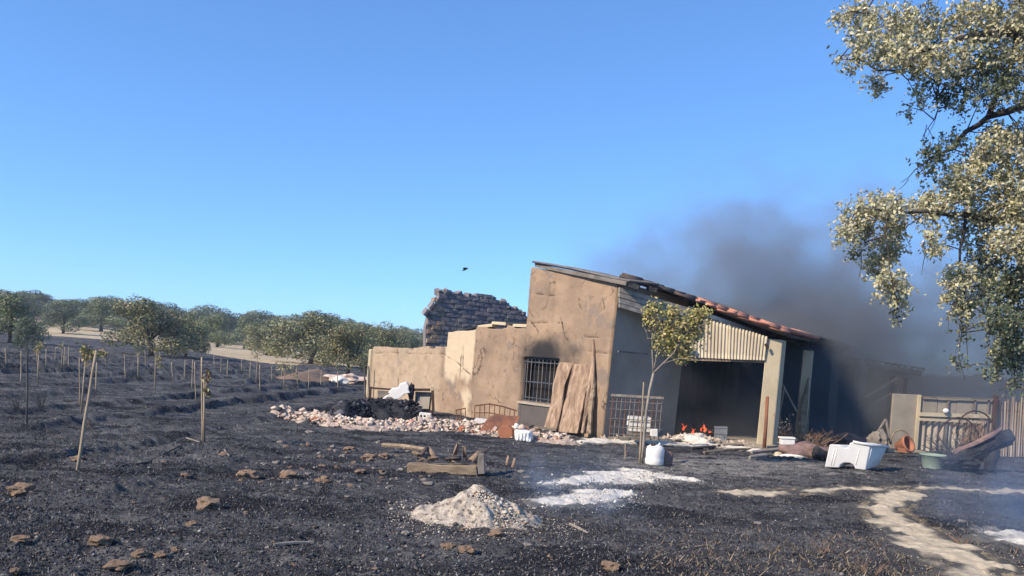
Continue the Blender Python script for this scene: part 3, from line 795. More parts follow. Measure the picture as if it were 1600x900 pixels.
def corr_sheet(name, bl, br, tr_, tl_, Y, waves, amp, material, parent, th=.004):
    a = [P(x, y, Y) for x, y in (bl, br, tr_, tl_)]
    nu = waves * 8; V = []; Fc = []
    nv = 6
    for k in range(2):
        for j in range(nv + 1):
            for i in range(nu + 1):
                s_ = i / nu; t = j / nv
                q = (a[0] * (1 - s_) + a[1] * s_) * (1 - t) + (a[3] * (1 - s_) + a[2] * s_) * t
                V.append(q + Vector((0, amp * math.sin(s_ * waves * 2 * math.pi) + k * th + .01 * math.sin(t * 3 + s_ * 2), 0)))
    n = (nu + 1) * (nv + 1)
    for j in range(nv):
        for i in range(nu):
            b = j * (nu + 1) + i; q = (b, b + 1, b + nu + 2, b + nu + 1)
            Fc.append(q); Fc.append(tuple(n + x for x in q[::-1]))
    for i in range(nu):
        for b in (i, nv * (nu + 1) + i): Fc.append((b, b + 1, n + b + 1, n + b))
    for j in range(nv):
        for b in (j * (nu + 1), j * (nu + 1) + nu): Fc.append((b, b + nu + 1, n + b + nu + 1, n + b))
    return mk(name, V, Fc, material, parent, True)
corr_sheet("corrugated_sheet", (1078, 558), (1137, 561), (1139, 506), (1080, 488), 18.84, 11, .014, M['sheet'], house)
corr_sheet("corrugated_sheet", (1136, 561), (1195, 563), (1199, 526), (1138, 506), 18.80, 12, .014, M['sheet'], house)
quad_board("lintel", [(1077, 563), (1197, 567), (1197, 563.5), (1077, 559)], 18.88, .12, M['wood'])
# corner pillar, battered
a = [P(x, y, 18.85) for x, y in ((1181, 697), (1207, 698), (1223, 531), (1198, 529))]
off = PB * .34
m = MB(); m.hexa([a[0], a[1], a[1] + off, a[0] + off, a[3], a[2], a[2] + off, a[3] + off]); bevel(m.build("pillar", M['pillar'], house), .025, 2)
m = MB(); m.beam(P(1196, 537, 18.72), P(1200, 545, 18.74), .03, .06); m.build("bracket", M['rust_dark'], house)
# posts along the open side
def post(p0, p1, Y, w, material, name="post"):
    m = MB(); a0 = P(*p0, Y); a1 = P(*p1, Y); m.beam(a0 - Vector((0, 0, .1)), a1, w, w, Vector((.3, 1, 0)).normalized())
    return bevel(m.build(name, material, house), .015)
post((1249, 690), (1263, 548), 21.0, .26, M['pillar'])
post((1260, 690), (1266, 560), 20.9, .07, M['wood'])
post((1296, 691), (1306, 558), 23.0, .24, M['plaster_side'])
post((1330, 690), (1338, 560), 25.0, .24, M['plaster_side'])
# ragged pale timber splinter nailed on the second post
m = MB(); m.tube([P(1252, 688, 20.8), P(1254, 640, 20.8), P(1260, 612, 20.8), P(1263, 590, 20.8)], [.1, .13, .06, .015], 6)
m.build("split_timber", M['wood'], house)
# rear wall and dark interior
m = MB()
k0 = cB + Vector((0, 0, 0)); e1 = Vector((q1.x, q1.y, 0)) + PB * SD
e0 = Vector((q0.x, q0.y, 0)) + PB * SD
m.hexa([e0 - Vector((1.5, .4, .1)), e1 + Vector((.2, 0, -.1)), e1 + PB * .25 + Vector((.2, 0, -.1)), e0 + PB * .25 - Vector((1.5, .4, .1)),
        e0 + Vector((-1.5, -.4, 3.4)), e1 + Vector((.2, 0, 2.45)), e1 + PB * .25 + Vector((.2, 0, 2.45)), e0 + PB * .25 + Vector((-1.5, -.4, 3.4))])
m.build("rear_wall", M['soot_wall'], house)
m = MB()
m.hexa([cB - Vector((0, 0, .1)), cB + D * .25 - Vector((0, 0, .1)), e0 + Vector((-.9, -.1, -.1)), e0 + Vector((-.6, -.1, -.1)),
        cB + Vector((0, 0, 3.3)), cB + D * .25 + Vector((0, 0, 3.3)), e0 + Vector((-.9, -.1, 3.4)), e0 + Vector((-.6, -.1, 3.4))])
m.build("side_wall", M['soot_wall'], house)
# hanging dark sheet that closes the right half of the opening
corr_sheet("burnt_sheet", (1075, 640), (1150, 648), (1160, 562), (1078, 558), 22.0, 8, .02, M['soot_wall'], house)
# floor slab
def floor_slab():
    f0 = A + NI * .2 + Vector((.0, -.1, 0)); f1 = G(1205, 702); f1.z = 0
    poly = [f0 + Vector((-.05, -.25, 0)), G(1010, 690), G(1085, 693), f1, f1 + PB * SD, e0, cB]
    V = []; n = len(poly)
    m = MB(); m.prism([Vector((p.x, p.y, -.1)) for p in poly], (0, 0, .17)); return m.build("floor", M['concrete'], house)
floor_slab()

# ================================================================ RUINED BLOCK WALL
ru = Vector((.86, .51, 0)).normalized()
R0 = P(664, 560, 27.0); R0.z = 0
def rsz(px, py):
    u, v = ray(px, py)
    s = (u * R0.y - R0.x) / (ru.x - u * ru.y); Y = R0.y + ru.y * s
    return s, CAMZ + v * Y
ruin = thing("ruined_wall", R0, "dark sooty block wall with a jagged broken top rising behind the ochre wall", "wall")
rp = sorted([rsz(*p) for p in ((661, 505), (668, 478), (678, 472), (680, 466), (686, 456), (720, 459), (760, 465), (789, 473), (800, 480), (812, 484), (824, 492), (860, 505))])
rs = [p[0] for p in rp]; rz = [p[1] for p in rp]
rn = Vector((ru.y, -ru.x, 0))
def block_mesh(seed, jit=.08):
    r = random.Random(seed); V = []
    for z in (-.5, .5):
        for x, y in ((-.5, -.5), (.5, -.5), (.5, .5), (-.5, .5)):
            V.append((x * (1 - r.random() * jit), y * (1 - r.random() * jit), z * (1 - r.random() * jit * 1.6)))
    # split faces once so the front bulges
    V.append((r.uniform(-.1, .1), -.5 - r.random() * .03, r.uniform(-.1, .1)))
    Fc = [(0, 3, 2, 1), (4, 5, 6, 7), (0, 1, 8), (1, 5, 8), (5, 4, 8), (4, 0, 8), (1, 2, 6, 5), (2, 3, 7, 6), (3, 0, 4, 7)]
    me = bpy.data.meshes.new("block"); me.from_pydata(V, [], Fc); me.update(); return me
BL = [block_mesh(i) for i in range(8)]
for i, b in enumerate(BL): b.materials.append(M['block_pale'] if i == 7 else M['block'])
BW, BH = .32, .155
Lr = rs[-1]
yaw = math.atan2(ru.y, ru.x)
m = MB(); pr = [Vector((*(R0 + ru * s_)[:2], 0)) + rn * -.02 for s_ in ()]
steps = 16
core = []
prevz = None
poly = [R0 + ru * .12 + Vector((0, 0, -.1))] + [R0 + ru * (s_ + (.12 if s_ < .5 else 0)) + Vector((0, 0, z_ - .10)) for s_, z_ in zip(rs, rz)] + [R0 + ru * Lr + Vector((0, 0, -.1))]
m.prism([p - rn * .03 for p in poly], -rn * .20); m.build("mortar_core", M['mortar'], ruin)
nb = 0
for r_ in range(int(max(rz) / BH) + 1):
    z = BH * (r_ + .5)
    for c_ in range(int(Lr / BW) + 2):
        s_ = (c_ + (.5 if r_ % 2 else 0)) * BW
        if s_ > Lr or s_ < .1: continue
        if z + BH * .3 > np.interp(s_, rs, rz) + random.uniform(-.06, .12): continue
        if z < 1.1 : continue
        k = 7 if (s_ < .5 and random.random() < .5) else random.randrange(7)
        p = R0 + ru * s_ - rn * .08 + Vector((0, 0, z))
        inst("block", BL[k], p + rn * random.uniform(-.02, .02), (random.uniform(-.03, .03), random.uniform(-.02, .02), yaw), (BW * .985, .26, BH * .96), ruin); nb += 1
# broken tile and brick ends bristling along the top edge
for k in range(34):
    s_ = .35 + k * .16
    if s_ > Lr - 1: break
    z = float(np.interp(s_, rs, rz)) + random.uniform(-.14, .02)
    inst("brick", BL[k % 7], R0 + ru * s_ - rn * .08 + Vector((0, 0, z)), (random.uniform(-.5, .5), random.uniform(-.6, .6), yaw + random.uniform(-.5, .5)), (random.uniform(.08, .2), .26, random.uniform(.12, .28)), ruin)
for (px, py) in ((666, 487), (675, 477), (684, 468), (697, 456)):
    s_, z = rsz(px, py)
    inst("brick", BL[3], R0 + ru * s_ - rn * .05 + Vector((0, 0, z)), (.3, .5, yaw), (.12, .3, .26), ruin)

# ================================================================ SMALL OUTBUILDING in the smoke
ob = P(1385, 700, 24.0); ob.z = 0
outb = thing("outbuilding", ob, "small brown outbuilding with a broken tiled roof half hidden in smoke", "shed")
def pbox(name, pts, Y, vec, material, parent, bev=None):
    a = [P(x, y, Y) for x, y in pts]; o = Vector(vec)
    m = MB(); m.hexa([a[0], a[1], a[1] + o, a[0] + o, a[3], a[2], a[2] + o, a[3] + o]); ob_ = m.build(name, material, parent)
    if bev: bevel(ob_, bev)
    return ob_
pbox("wall", [(1338, 690), (1388, 692), (1414, 578), (1358, 572)], 24.2, (.9, 1.8, 0), M['plaster'], outb)
pbox("wall", [(1388.5, 692), (1409, 694), (1424, 588), (1414.5, 579)], 24.2, (.9, 1.8, 0), M['plaster_side'], outb)
pbox("roof", [(1352, 572), (1440, 586), (1442, 579), (1353, 566)], 24.0, (1.1, 2.2, 0), M['roofing'], outb)
for k in range(9):
    t = k / 8
    p = P(1356 + 84 * t, 566 + 13.5 * t, 24.0)
    place_tile('tile_pale', p + Vector((0, .0, .02)), Vector((.45, .9, .02)), outb, .06, 1.15)
    place_tile('tile_pale', p + Vector((.18, .36, .03)), Vector((.45, .9, .02)), outb, .06, 1.15)
for (p0, p1, w) in (((1380, 706), (1395, 588), .10), ((1391, 706), (1405, 596), .08), ((1410, 640), (1416, 590), .07)):
    m = MB(); m.beam(P(*p0, 23.2), P(*p1, 23.2), w, w); m.build("post", M['rust_dark'] if p0[0] != 1391 else M['wood'], outb)
for (p0, p1, w) in (((1340, 628), (1403, 590), .05), ((1342, 645), (1392, 615), .05), ((1345, 640), (1352, 690), .05)):
    m = MB(); m.beam(P(*p0, 23.0), P(*p1, 23.0), w, w); m.build("rail", M['wood'], outb)

# ================================================================ FENCE on the right
fY = 21.3
fc = P(1470, 705, fY); fc.z = 0
fence = thing("fence", fc, "patched yard fence of beige slabs, boards and corrugated sheets at the right", "fence")
pbox("concrete_panel", [(1389, 706), (1428, 708), (1436, 617), (1396, 615)], fY, (0, .08, 0), M['panel'], fence, .01)
pbox("post", [(1428, 708), (1433, 708), (1440, 617), (1435.5, 617)], fY - .05, (0, .09, 0), M['pillar'], fence)
xs = [1440, 1466, 1496, 1522, 1552]
for i in range(4):
    pbox("board", [(xs[i] - 2, 652), (xs[i + 1] - 3.2, 655), (xs[i + 1] - 1, 622.5 + i), (xs[i] + .2, 620 + i)], fY + random.uniform(0, .02), (0, .03, 0), M['panel'], fence)
corr_sheet("corrugated_sheet", (1433, 709), (1492, 712), (1497, 650), (1438, 648), fY + .05, 6, .045, M['corr'], fence)
corr_sheet("corrugated_sheet", (1491, 712), (1545, 714), (1551, 652), (1496, 650), fY + .07, 5, .045, M['corr'], fence)
for (p0, p1, h) in (((1436, 647), (1548, 651), .10), ((1437, 655), (1540, 660), .07), ((1440, 619.5), (1552, 624), .04)):
    m = MB(); m.beam(P(*p0, fY - .08), P(*p1, fY - .08), .03, h); m.build("rail", M['pillar'] if p0[1] > 640 else M['greywood'], fence)
for x in (1478, 1520, 1541):
    m = MB(); m.beam(P(x - 3, 712, fY - .02), P(x + 4, 625, fY - .02), .04, .04); m.build("batten", M['greywood'], fence)
m = MB(); m.beam(P(1552, 715, fY - .04), P(1556, 618, fY - .04), .1, .1); m.build("post", M['rust_dark'], fence)
for k in range(46):
    x = 1556 + k * 3.9
    y = 712 + (x - 1550) * .07
    m = MB(); lean = random.uniform(-2, 6)
    m.tube([P(x, y, fY + random.uniform(-.04, .04)), P(x + 3 + lean, 622 + (x - 1550) * .07 + random.uniform(-7, 6), fY + random.uniform(-.06, .06))], [.024, .018], 5)
    m.build("cane", M['cane'] if random.random() < .7 else M['corr'], fence)
for yy in (640, 690):
    m = MB(); m.beam(P(1552, yy, fY + .07), P(1745, yy + 14, fY + .07), .03, .05); m.build("rail", M['rust'], fence)
lamp = MB(); V, Fc = blob_verts(.08, .07, .07, 3, 2, .03); lamp.add([v + P(1478, 642, fY - .15) for v in V], Fc)
lamp.build("plastic_ball", M['white'], None, True, label="small white ball-shaped float hung on the beige fence", category="float")

# ================================================================ THINGS IN THE YARD
def scatter_bits(name, n, sampler, size, seed, colsets, parent=None, material=None, blades=False, **tags):
    """many tiny pieces joined in one mesh: jittered tetra/octa clods, or bent stubble blades"""
    r = np.random.default_rng(seed)
    x, y, z = sampler(r, n); n = len(x)
    s = r.uniform(size[0], size[1], n) * (1 + (r.random(n) < .04) * 1.2)
    if blades:
        base = np.array([[-.5, 0, 0], [.5, 0, 0], [.15, .3, 1.0]])
        h = s; w = np.full(n, .006) * (y / 8).clip(1, 2.4)
        a = r.uniform(0, 2 * np.pi, n); lean = r.normal(0, .8, (n, 2))
        V = np.zeros((n, 3, 3))
        V[:, 0] = np.stack([x - np.cos(a) * w, y - np.sin(a) * w, z - .01], 1); V[:, 1] = np.stack([x + np.cos(a) * w, y + np.sin(a) * w, z - .01], 1)
        V[:, 2] = np.stack([x + lean[:, 0] * h, y + lean[:, 1] * h, z + h * .8], 1)
        Fc = np.arange(n * 3).reshape(-1, 3); k = 3
    else:
        o = np.array([[1, 0, 0], [0, 1, 0], [-1, 0, 0], [0, -1, 0], [0, 0, 1], [0, 0, -.6]], float)
        tri = np.array([[0, 1, 4], [1, 2, 4], [2, 3, 4], [3, 0, 4], [1, 0, 5], [2, 1, 5], [3, 2, 5], [0, 3, 5]])
        V = o[None] * r.uniform(.55, 1.25, (n, 6, 1)) * s[:, None, None]
        a = r.uniform(0, 2 * np.pi, n); ca, sa = np.cos(a)[:, None], np.sin(a)[:, None]
        el = r.uniform(.6, 1.5, (n, 1))
        X = V[:, :, 0] * ca - V[:, :, 1] * sa; Yv = V[:, :, 0] * sa + V[:, :, 1] * ca
        V = np.stack([X * el + x[:, None], Yv + y[:, None], V[:, :, 2] * .7 + z[:, None] + s[:, None] * .15], -1)
        Fc = (tri[None] + np.arange(n)[:, None, None] * 6).reshape(-1, 3); k = 6
    pr_ = np.array([c[0] for c in colsets]); pr_ = pr_ / pr_.sum()
    ci = r.choice(len(colsets), n, p=pr_); base = np.array([c[1] for c in colsets])[ci] * r.uniform(.7, 1.3, (n, 1))
    C = np.repeat(base, k, 0)
    return mk(name, V.reshape(-1, 3), Fc, material or M['scatter'], parent, False, cols=dict(Col=C), **tags)
def gz(p, dz=0): return Vector((p.x, p.y, float(gh(p.x, p.y)) + dz))
def lump(name, p, r, seed, material, parent=None, sub=2, amp=.28, smooth=False, **tags):
    V, Fc = blob_verts(r[0], r[1], r[2], seed, sub, amp)
    o = mk(name, V, Fc, material, parent, smooth, **tags)
    o.location = p
    return o

# ---- slabs and boards leaning on the front wall
def leaning_board(pl, pr, th, offb, offt, label, seed, material):
    """pl, pr: left and right outline in the photograph from bottom to top"""
    r = random.Random(seed); n = 14
    V = []; Fc = []
    for k in range(n + 1):
        t = k / n
        def at(line):
            f = t * (len(line) - 1); i = min(int(f), len(line) - 2); g = f - i
            return (line[i][0] * (1 - g) + line[i + 1][0] * g, line[i][1] * (1 - g) + line[i + 1][1] * g)
        a0 = at(pl); b0 = at(pr)
        off = offb * (1 - t) + offt * t
        m_ = 5
        for layer in range(2):
            for j in range(m_ + 1):
                w = j / m_
                px = a0[0] * (1 - w) + b0[0] * w + r.uniform(-.4, .4); py = a0[1] * (1 - w) + b0[1] * w
                s_, z_ = fsz(px, py)
                # shift along the ray so that it stands off the wall
                bulge = .035 * math.sin(w * math.pi) + r.uniform(-.008, .008) + .02 * math.sin(t * 7 + seed + w * 3)
                V.append(fw(s_, z_, off + bulge - layer * th))
    w2 = 6
    for k in range(n):
        for j in range(5):
            a = k * 12 + j
            Fc.append((a, a + 1, a + 13, a + 12)); b = a + 6
            Fc.append((b + 1, b, b + 12, b + 13))
        a = k * 12
        Fc.append((a, a + 12, a + 18, a + 6)); a += 5; Fc.append((a + 12, a, a + 6, a + 18))
    for k in (0, n):
        for j in range(5):
            a = k * 12 + j; Fc.append((a, a + 1, a + 7, a + 6) if k else (a + 1, a, a + 6, a + 7))
    o = mk("leaning_slab", V, Fc, material, None, False, label=label, category="wooden slab", group="wooden slabs leaning on the wall")
    return o
leaning_board([(861, 671), (868, 630), (868, 600), (876, 566)], [(878, 673), (886, 630), (887, 600), (896, 567), ], .04, .22, .03, "wavy split bark slab leaning beside the barred window", 1, M['bark'])
leaning_board([(885, 674), (889, 630), (894, 600), (899, 569)], [(912, 677), (919, 640), (922, 600), (925, 570)], .05, .24, .03, "broadest brown bark slab leaning between two narrower ones", 2, M['bark'])
leaning_board([(919, 677), (924, 640), (922, 600), (926, 584)], [(932, 678), (934, 630), (933, 600), (930, 578)], .05, .20, .06, "short gnarled dark strip of wood at the right of the slabs", 3, M['wood'])
leaning_board([(921, 676), (924, 640), (927, 590), (927, 532)], [(926, 676), (929, 640), (933, 590), (930, 530)], .035, .30, .03, "tallest thin pointed board standing against the ochre wall", 4, M['bark'])

# ---- rusty bed frame, curved sheet, disc, white slabs
def rods(name, segs, r, Y, material, parent=None, n=5, **tags):
    m = MB()
    for a, b in segs: m.tube([P(*a, Y), P(*b, Y)], r, n)
    return m.build(name, material, parent, **tags)
bf = thing("bed_frame", gz(P(765, 668, 19.9)), "rusty iron bedstead railing standing in rubble below the ochre wall", "bed frame")
Yb = 19.6
def railpart(top, bot, ups, Y):
    rods("top_rail", [(top[i], top[i + 1]) for i in range(len(top) - 1)], .018, Y, M['rust'], bf)
    rods("bottom_rail", [bot], .013, Y, M['rust'], bf)
    for a, b in ups: rods("bar", [(a, b)], .012, Y, M['rust'], bf)
railpart([(742, 634), (765, 631)], ((742, 645), (765, 645)), [((742, 634), (741, 660)), ((750, 633), (749, 656)), ((757, 632), (757, 650)), ((765, 630), (764, 652))], Yb)
railpart([(765, 631), (785, 635), (808, 642)], ((765, 645), (800, 652)), [((773, 633), (772, 648)), ((781, 634), (780, 649)), ((789, 636), (788, 650)), ((797, 639), (796, 652)), ((804, 641), (803, 655))], Yb + .02)
railpart([(712, 641), (727, 638)], ((713, 655), (727, 655)), [((713, 640), (714, 670)), ((720, 639), (720, 662)), ((727, 637), (727, 664))], Yb + .3)
# curved rusty sheet
def curved_sheet():
    m = MB(); n = 12
    base = P(748, 683, 17.6); 
    V = []; Fc = []
    for layer in range(2):
        for i in range(n + 1):
            t = i / n
            px = 745 + 22 * t + 8 * t * t; py = 682 - 34 * math.sin(t * math.pi / 2) ** 1.1
            px2 = 800 + 14 * t; py2 = 687 - 36 * math.sin(t * math.pi / 2) ** 1.2
            for j in range(9):
                w = j / 8
                q = P(px * (1 - w) + px2 * w, py * (1 - w) + py2 * w, 17.3 + t * .7 + layer * .01)
                V.append(q)
    s0 = 9
    N_ = (n + 1) * 9
    for i in range(n):
        for j in range(8):
            a = i * 9 + j; Fc.append((a, a + 1, a + 10, a + 9)); Fc.append((N_ + a + 9, N_ + a + 10, N_ + a + 1, N_ + a))
    for i in range(n):
        for a in (i * 9, i * 9 + 8): Fc.append((a, a + 9, N_ + a + 9, N_ + a))
    for j in range(8):
        for a in (j, n * 9 + j): Fc.append((a, a + 1, N_ + a + 1, N_ + a))
    return mk("metal_sheet", V, Fc, M['rust'], None, True, label="large curved rusty metal sheet lying on the rubble below the bedstead", category="metal sheet")
curved_sheet()
m = MB(); c = P(789, 676, 16.9); n = 8
poly = []
for k in range(n):
    a_ = 2 * math.pi * k / n + .4
    poly.append(P(789 + 12 * math.cos(a_) , 676 + 12.5 * math.sin(a_), 16.9))
m.prism(poly, (.05, .07, .0)); o = m.build("clay_disc", M['terracotta'], None, label="orange eight-sided clay disc leaning on the curved rusty sheet", category="clay disc"); bevel(o, .008)
for i, (x0, x1, y0, y1) in enumerate(((706, 752, 681, 676), (712, 756, 675.5, 670), (722, 757, 669.5, 664), (736, 763, 663.5, 656))):
    a_ = [P(x0, y0, 18.0 + i * .15), P(x1 - 4, y0 + 4, 18.0 + i * .15), P(x1, y1 + 3, 18.0 + i * .15), P(x0 + 5, y1, 18.0 + i * .15)]
    m = MB(); o_ = Vector((.03, .35, .03)); m.hexa([a_[0], a_[1], a_[1] + o_, a_[0] + o_, a_[3], a_[2], a_[2] + o_, a_[3] + o_])
    ob_ = m.build("slab", M['whitesheet'], None, label=["lowest pale slab of the small stepped stack beside the rusty sheet", "second pale slab from the bottom of the stepped stack", "third pale slab from the bottom of the stepped stack", "topmost shortest pale slab of the stepped stack"][i], category="slab", group="pale slabs stacked like steps"); bevel(ob_, .01)
# crushed white canister
cn = thing("canister", gz(P(818, 690, 16.6)), "crushed white plastic canister lying on rubble right of the clay disc", "canister")
m = MB(); m.hexa([P(804, 688, 16.6), P(830, 691, 16.5), P(834, 688, 16.9), P(810, 686, 16.95), P(803, 672, 16.65), P(829, 674, 16.6), P(833, 673, 16.9), P(808, 669, 16.95)])
bevel(m.build("body", M['white'], cn), .035, 2)
for k in range(4):
    x = 806 + k * 6
    m = MB(); m.beam(P(x, 673, 16.55), P(x + 1, 688, 16.53), .03, .02); m.build("rib", M['white'], cn)
m = MB(); m.tube([P(806, 668, 16.8), P(808, 662, 16.8)], [.05, .045], 8); m.build("neck", M['white'], cn)

# ---- table frame with white sheet and box at the left of the wall
tf = thing("table_frame", gz(P(625, 640, 21.8)), "burnt metal table frame with a dark panelled box standing before the low wall", "table frame")
tY = 21.6
for a_, b_, w in (((577, 636), (579, 604), .06), ((578, 606), (618, 609), .05), ((618, 609), (672, 609), .07), ((677, 643), (676, 610), .07), ((643, 640), (645, 612), .06), ((580, 628), (600, 624), .03)):
    m = MB(); m.beam(P(*a_, tY), P(*b_, tY), w, w); m.build("bar", M['rust_dark'], tf)
pbox("panel", [(648, 640), (672, 642), (675, 613), (649, 612)], tY + .1, (0, .04, 0), M['greywood'], tf)
pbox("panel", [(652, 638), (670, 639), (672, 620), (653, 620)], tY + .05, (0, .03, 0), M['corr'], tf)
pbox("shelf", [(648, 645), (675, 647), (675, 643), (648, 641)], tY, (0, .35, 0), M['rust_dark'], tf)
pbox("back_panel", [(590, 633), (618, 634), (618, 612), (590, 610)], tY + .5, (0, .03, 0), M['greywood'], tf)
def cloth_blob():
    out = [(596, 624), (603, 618), (608, 611), (613, 606.5), (619, 607), (623, 604), (625, 599.5), (630, 599), (632, 596.5), (636, 598), (639, 604), (638, 609), (641, 614), (632, 616), (626, 622), (618, 625.5), (612, 621), (606, 621), (599, 626)]
    m = MB(); m.prism([P(x, y, tY - .15) for x, y in out], (0, .18, .02))
    return bevel(m.build("plastic_sheet", M['white'], None, label="crumpled bright white plastic sheet draped over the burnt table frame", category="plastic sheet"), .02, 2)
cloth_blob()
for (x, y) in ((641, 616), (644, 622)):
    pass
lump("black_bag", P(642, 612, tY + .0), (.09, .1, .22), 5, M['charcoal'], None, 3, .2, True, label="charred black bag hanging beside the white plastic sheet", category="bag")
m = MB(); m.tube([P(583, 627, 21.3), P(597, 620, 21.3), P(608, 614, 21.3)], [.03, .025, .02], 5)
m.build("pale_stick", M['wood'], None, label="pale bent stick sticking out of the charcoal pile left of the white sheet", category="stick")
# hollow brick
hb = thing("hollow_brick", gz(P(663, 668, 18.6)), "yellowish hollow brick with round holes standing on rubble under the table frame", "brick")
b0 = P(663, 657, 18.5)
m = MB(); m.box(b0 + Vector((0, .12, 0)), (.27, .24, .34), Matrix.Rotation(.04, 3, 'Y')); bevel(m.build("body", M['whitesheet'], hb), .01)
for i in range(3):
    for j in range(3):
        m = MB(); q = b0 + Vector((-.08 + .08 * i, -.003, -.10 + .1 * j)); m.tube([q, q + Vector((0, .03, 0))], .026, 8); m.build("hole", M['dark'], hb)  # solid black plugs, the shade inside the holes put into colour

# ---- charcoal mound and the rubble strip
cg = [(G(530, 660), .45), (G(560, 654), 1.0), (G(610, 652), 1.1), (G(645, 656), .6)]
cm = patch("charcoal_heap", lambda X, Y_: segdist(X, Y_, cg), -7, -.5, 15.5, 22.5, .045, M['charcoal'], .45, rag=.45, freq=2.8, seed=5,
           label="black charred heap in front of the table frame and low wall", category="heap")
rg = [(G(440, 646), .25), (G(490, 655), .45), (G(540, 667), .42), (G(600, 670), .45), (G(660, 670), .5), (G(700, 668), .8), (G(800, 680), .55), (G(880, 690), .4)]
patch("rubble_heap", lambda X, Y_: segdist(X, Y_, rg), -9, 3, 14, 22, .05, M['rubble_dust'], .13, rag=.8, freq=4.0, seed=8, kind="stuff",
      label="long low strip of pinkish crushed brick and plaster rubble along the wall", category="rubble")
rb_t = thing("rubble_strip", gz(G(600, 670)), "broken pale brick and plaster lumps strewn on the pinkish rubble strip", "rubble")
def rock_meshes(matl, n, seed0, amp=.35, nm="stone", sub=1):
    out = []
    for i in range(n):
        V, Fc = blob_verts(1, .85, .7, seed0 + i, sub, amp); me = bpy.data.meshes.new(nm); me.from_pydata(V, [], Fc); me.update(); me.materials.append(matl); out.append(me)
    return out
RUB = rock_meshes(M['rubble'], 6, 10, .6, "stone"); 
BRK = []
for i in range(5):
    me = block_mesh(40 + i, .25); me.materials.append(M['rubble'] if i != 3 else M['terracotta']); BRK.append(me)
def along(pts):
    ws = [(pts[i + 1][0] - pts[i][0]).length for i in range(len(pts) - 1)]
    t = random.uniform(0, sum(ws))
    for i, w in enumerate(ws):
        if t <= w: break
        t -= w
    f = t / ws[i]; c = pts[i][0].lerp(pts[i + 1][0], f); w = pts[i][1] * (1 - f) + pts[i + 1][1] * f
    return c, w
for k in range(290):
    c, w = along(rg); p = c + Vector((random.uniform(-1, 1) * w, random.uniform(-1, 1) * w, 0))
    z = float(gh(p.x, p.y)) + .12 * max(0, 1 - (p - c).length / w) + .05
    big = random.random() < .3
    sz = random.uniform(.07, .13) if big else random.uniform(.03, .07)
    inst("stone" if k % 2 else "brick", RUB[k % 6] if k % 2 else BRK[(k // 2) % 5], Vector((p.x, p.y, z)), (random.uniform(0, 6), random.uniform(0, 6), random.uniform(0, 6)),
         (sz, sz * .8, sz * .7) if k % 2 else (sz * random.uniform(1.4, 2.4), sz * 1.1, sz * .7), rb_t)

def segsampler(pts, wid, h, hj=.0):
    def f(r, n):
        X = []
        for _ in range(n):
            c, w = along(pts); a_ = r.normal(0, .45); b_ = r.normal(0, .45); X.append((c.x + a_ * w * wid, c.y + b_ * w * wid, max(0, 1 - math.hypot(a_, b_)) * h))
        X = np.array(X); return X[:, 0], X[:, 1], gh(X[:, 0], X[:, 1]) + X[:, 2] + r.uniform(0, .02, n)
    return f
scatter_bits("rubble_bits", 3400, segsampler(rg, 1.0, .16), (.02, .07), 71, [(7, (.70, .56, .44)), (5, (.52, .39, .31)), (2.4, (.72, .64, .52)), (3, (.10, .095, .09)), (1, (.40, .21, .15))], kind="stuff", label="small crushed brick and plaster bits over the rubble strip", category="rubble")
scatter_bits("char_bits", 2600, segsampler(cg, .95, .44), (.02, .08), 72, [(6, (.02, .02, .025)), (4, (.06, .06, .07)), (2, (.13, .13, .14))], kind="stuff", label="black charred clods covering the burnt heap", category="char")
# ---- splintered pallet pieces right of the canister
for i, (a_, b_, w, h) in enumerate((((838, 668), (866, 670), .25, .03), ((835, 677), (868, 676), .2, .03), ((838, 686), (872, 684), .22, .04), ((842, 690), (842, 668), .06, .05))):
    m = MB(); m.beam(P(*a_, 17.2), P(*b_, 17.3), w, h)
    m.build("broken_board", M['wood'] if i != 1 else M['bark'], None, label=["uppermost splintered board right of the crushed canister", "middle brown splintered board right of the canister", "lowest splintered board lying right of the canister", "short upright stub propping the splintered boards"][i], category="board", group="splintered boards by the wall")
lump("charred_lump", P(875, 688, 17.0), (.17, .15, .12), 12, M['charcoal'], None, label="small black charred lump beside the splintered boards", category="lump")

# ---- wood pile with beam in mid yard
wp = thing("old_beam", gz(G(690, 742)), "thick weathered grey-brown beam lying on the burnt yard under tile scraps", "beam")
bY = G(690, 741).y
m = MB()
m.hexa([P(636, 739, bY), P(746, 743, bY), P(750, 740, bY + .3), P(640, 735, bY + .3), P(636, 725, bY), P(744, 729, bY), P(748, 725, bY + .3), P(640, 722, bY + .3)])
bevel(m.build("beam", M['wood'], wp), .012, 2)
m = MB(); m.hexa([P(645, 744, bY - .02), P(680, 748, bY - .02), P(682, 745, bY + .1), P(646, 741, bY + .1), P(645, 741, bY - .02), P(680, 745, bY - .02), P(682, 743, bY + .1), P(646, 739, bY + .1)])
m.build("splinter", M['wood'], wp)
m = MB(); m.hexa([P(745, 742, bY + .02), P(758, 741, bY + .02), P(758, 738, bY + .2), P(747, 739, bY + .2), P(747, 711, bY + .02), P(757, 709, bY + .02), P(757, 708, bY + .2), P(748, 709, bY + .2)])
bevel(m.build("end_block", M['greywood'], wp), .01)
for i in range(13):
    x = 655 + i * 7.2 + random.uniform(-2, 2); y = 722 - random.uniform(-1, 10)
    o = place_tile('tile_pale' if i % 3 else 'tile_dark', P(x, y, bY + random.uniform(.1, .35)), Vector((random.choice((-1, 1)) * random.uniform(.3, .8), random.uniform(-.5, .6), random.uniform(.0, .75))), None, .5, .5)
    o["label"] = "broken tile stub on the weathered beam, number %s from the left" % ("one two three four five six seven eight nine ten eleven twelve thirteen".split()[i]); o["category"] = "roof tile"; o["group"] = "broken tile stubs on the beam"
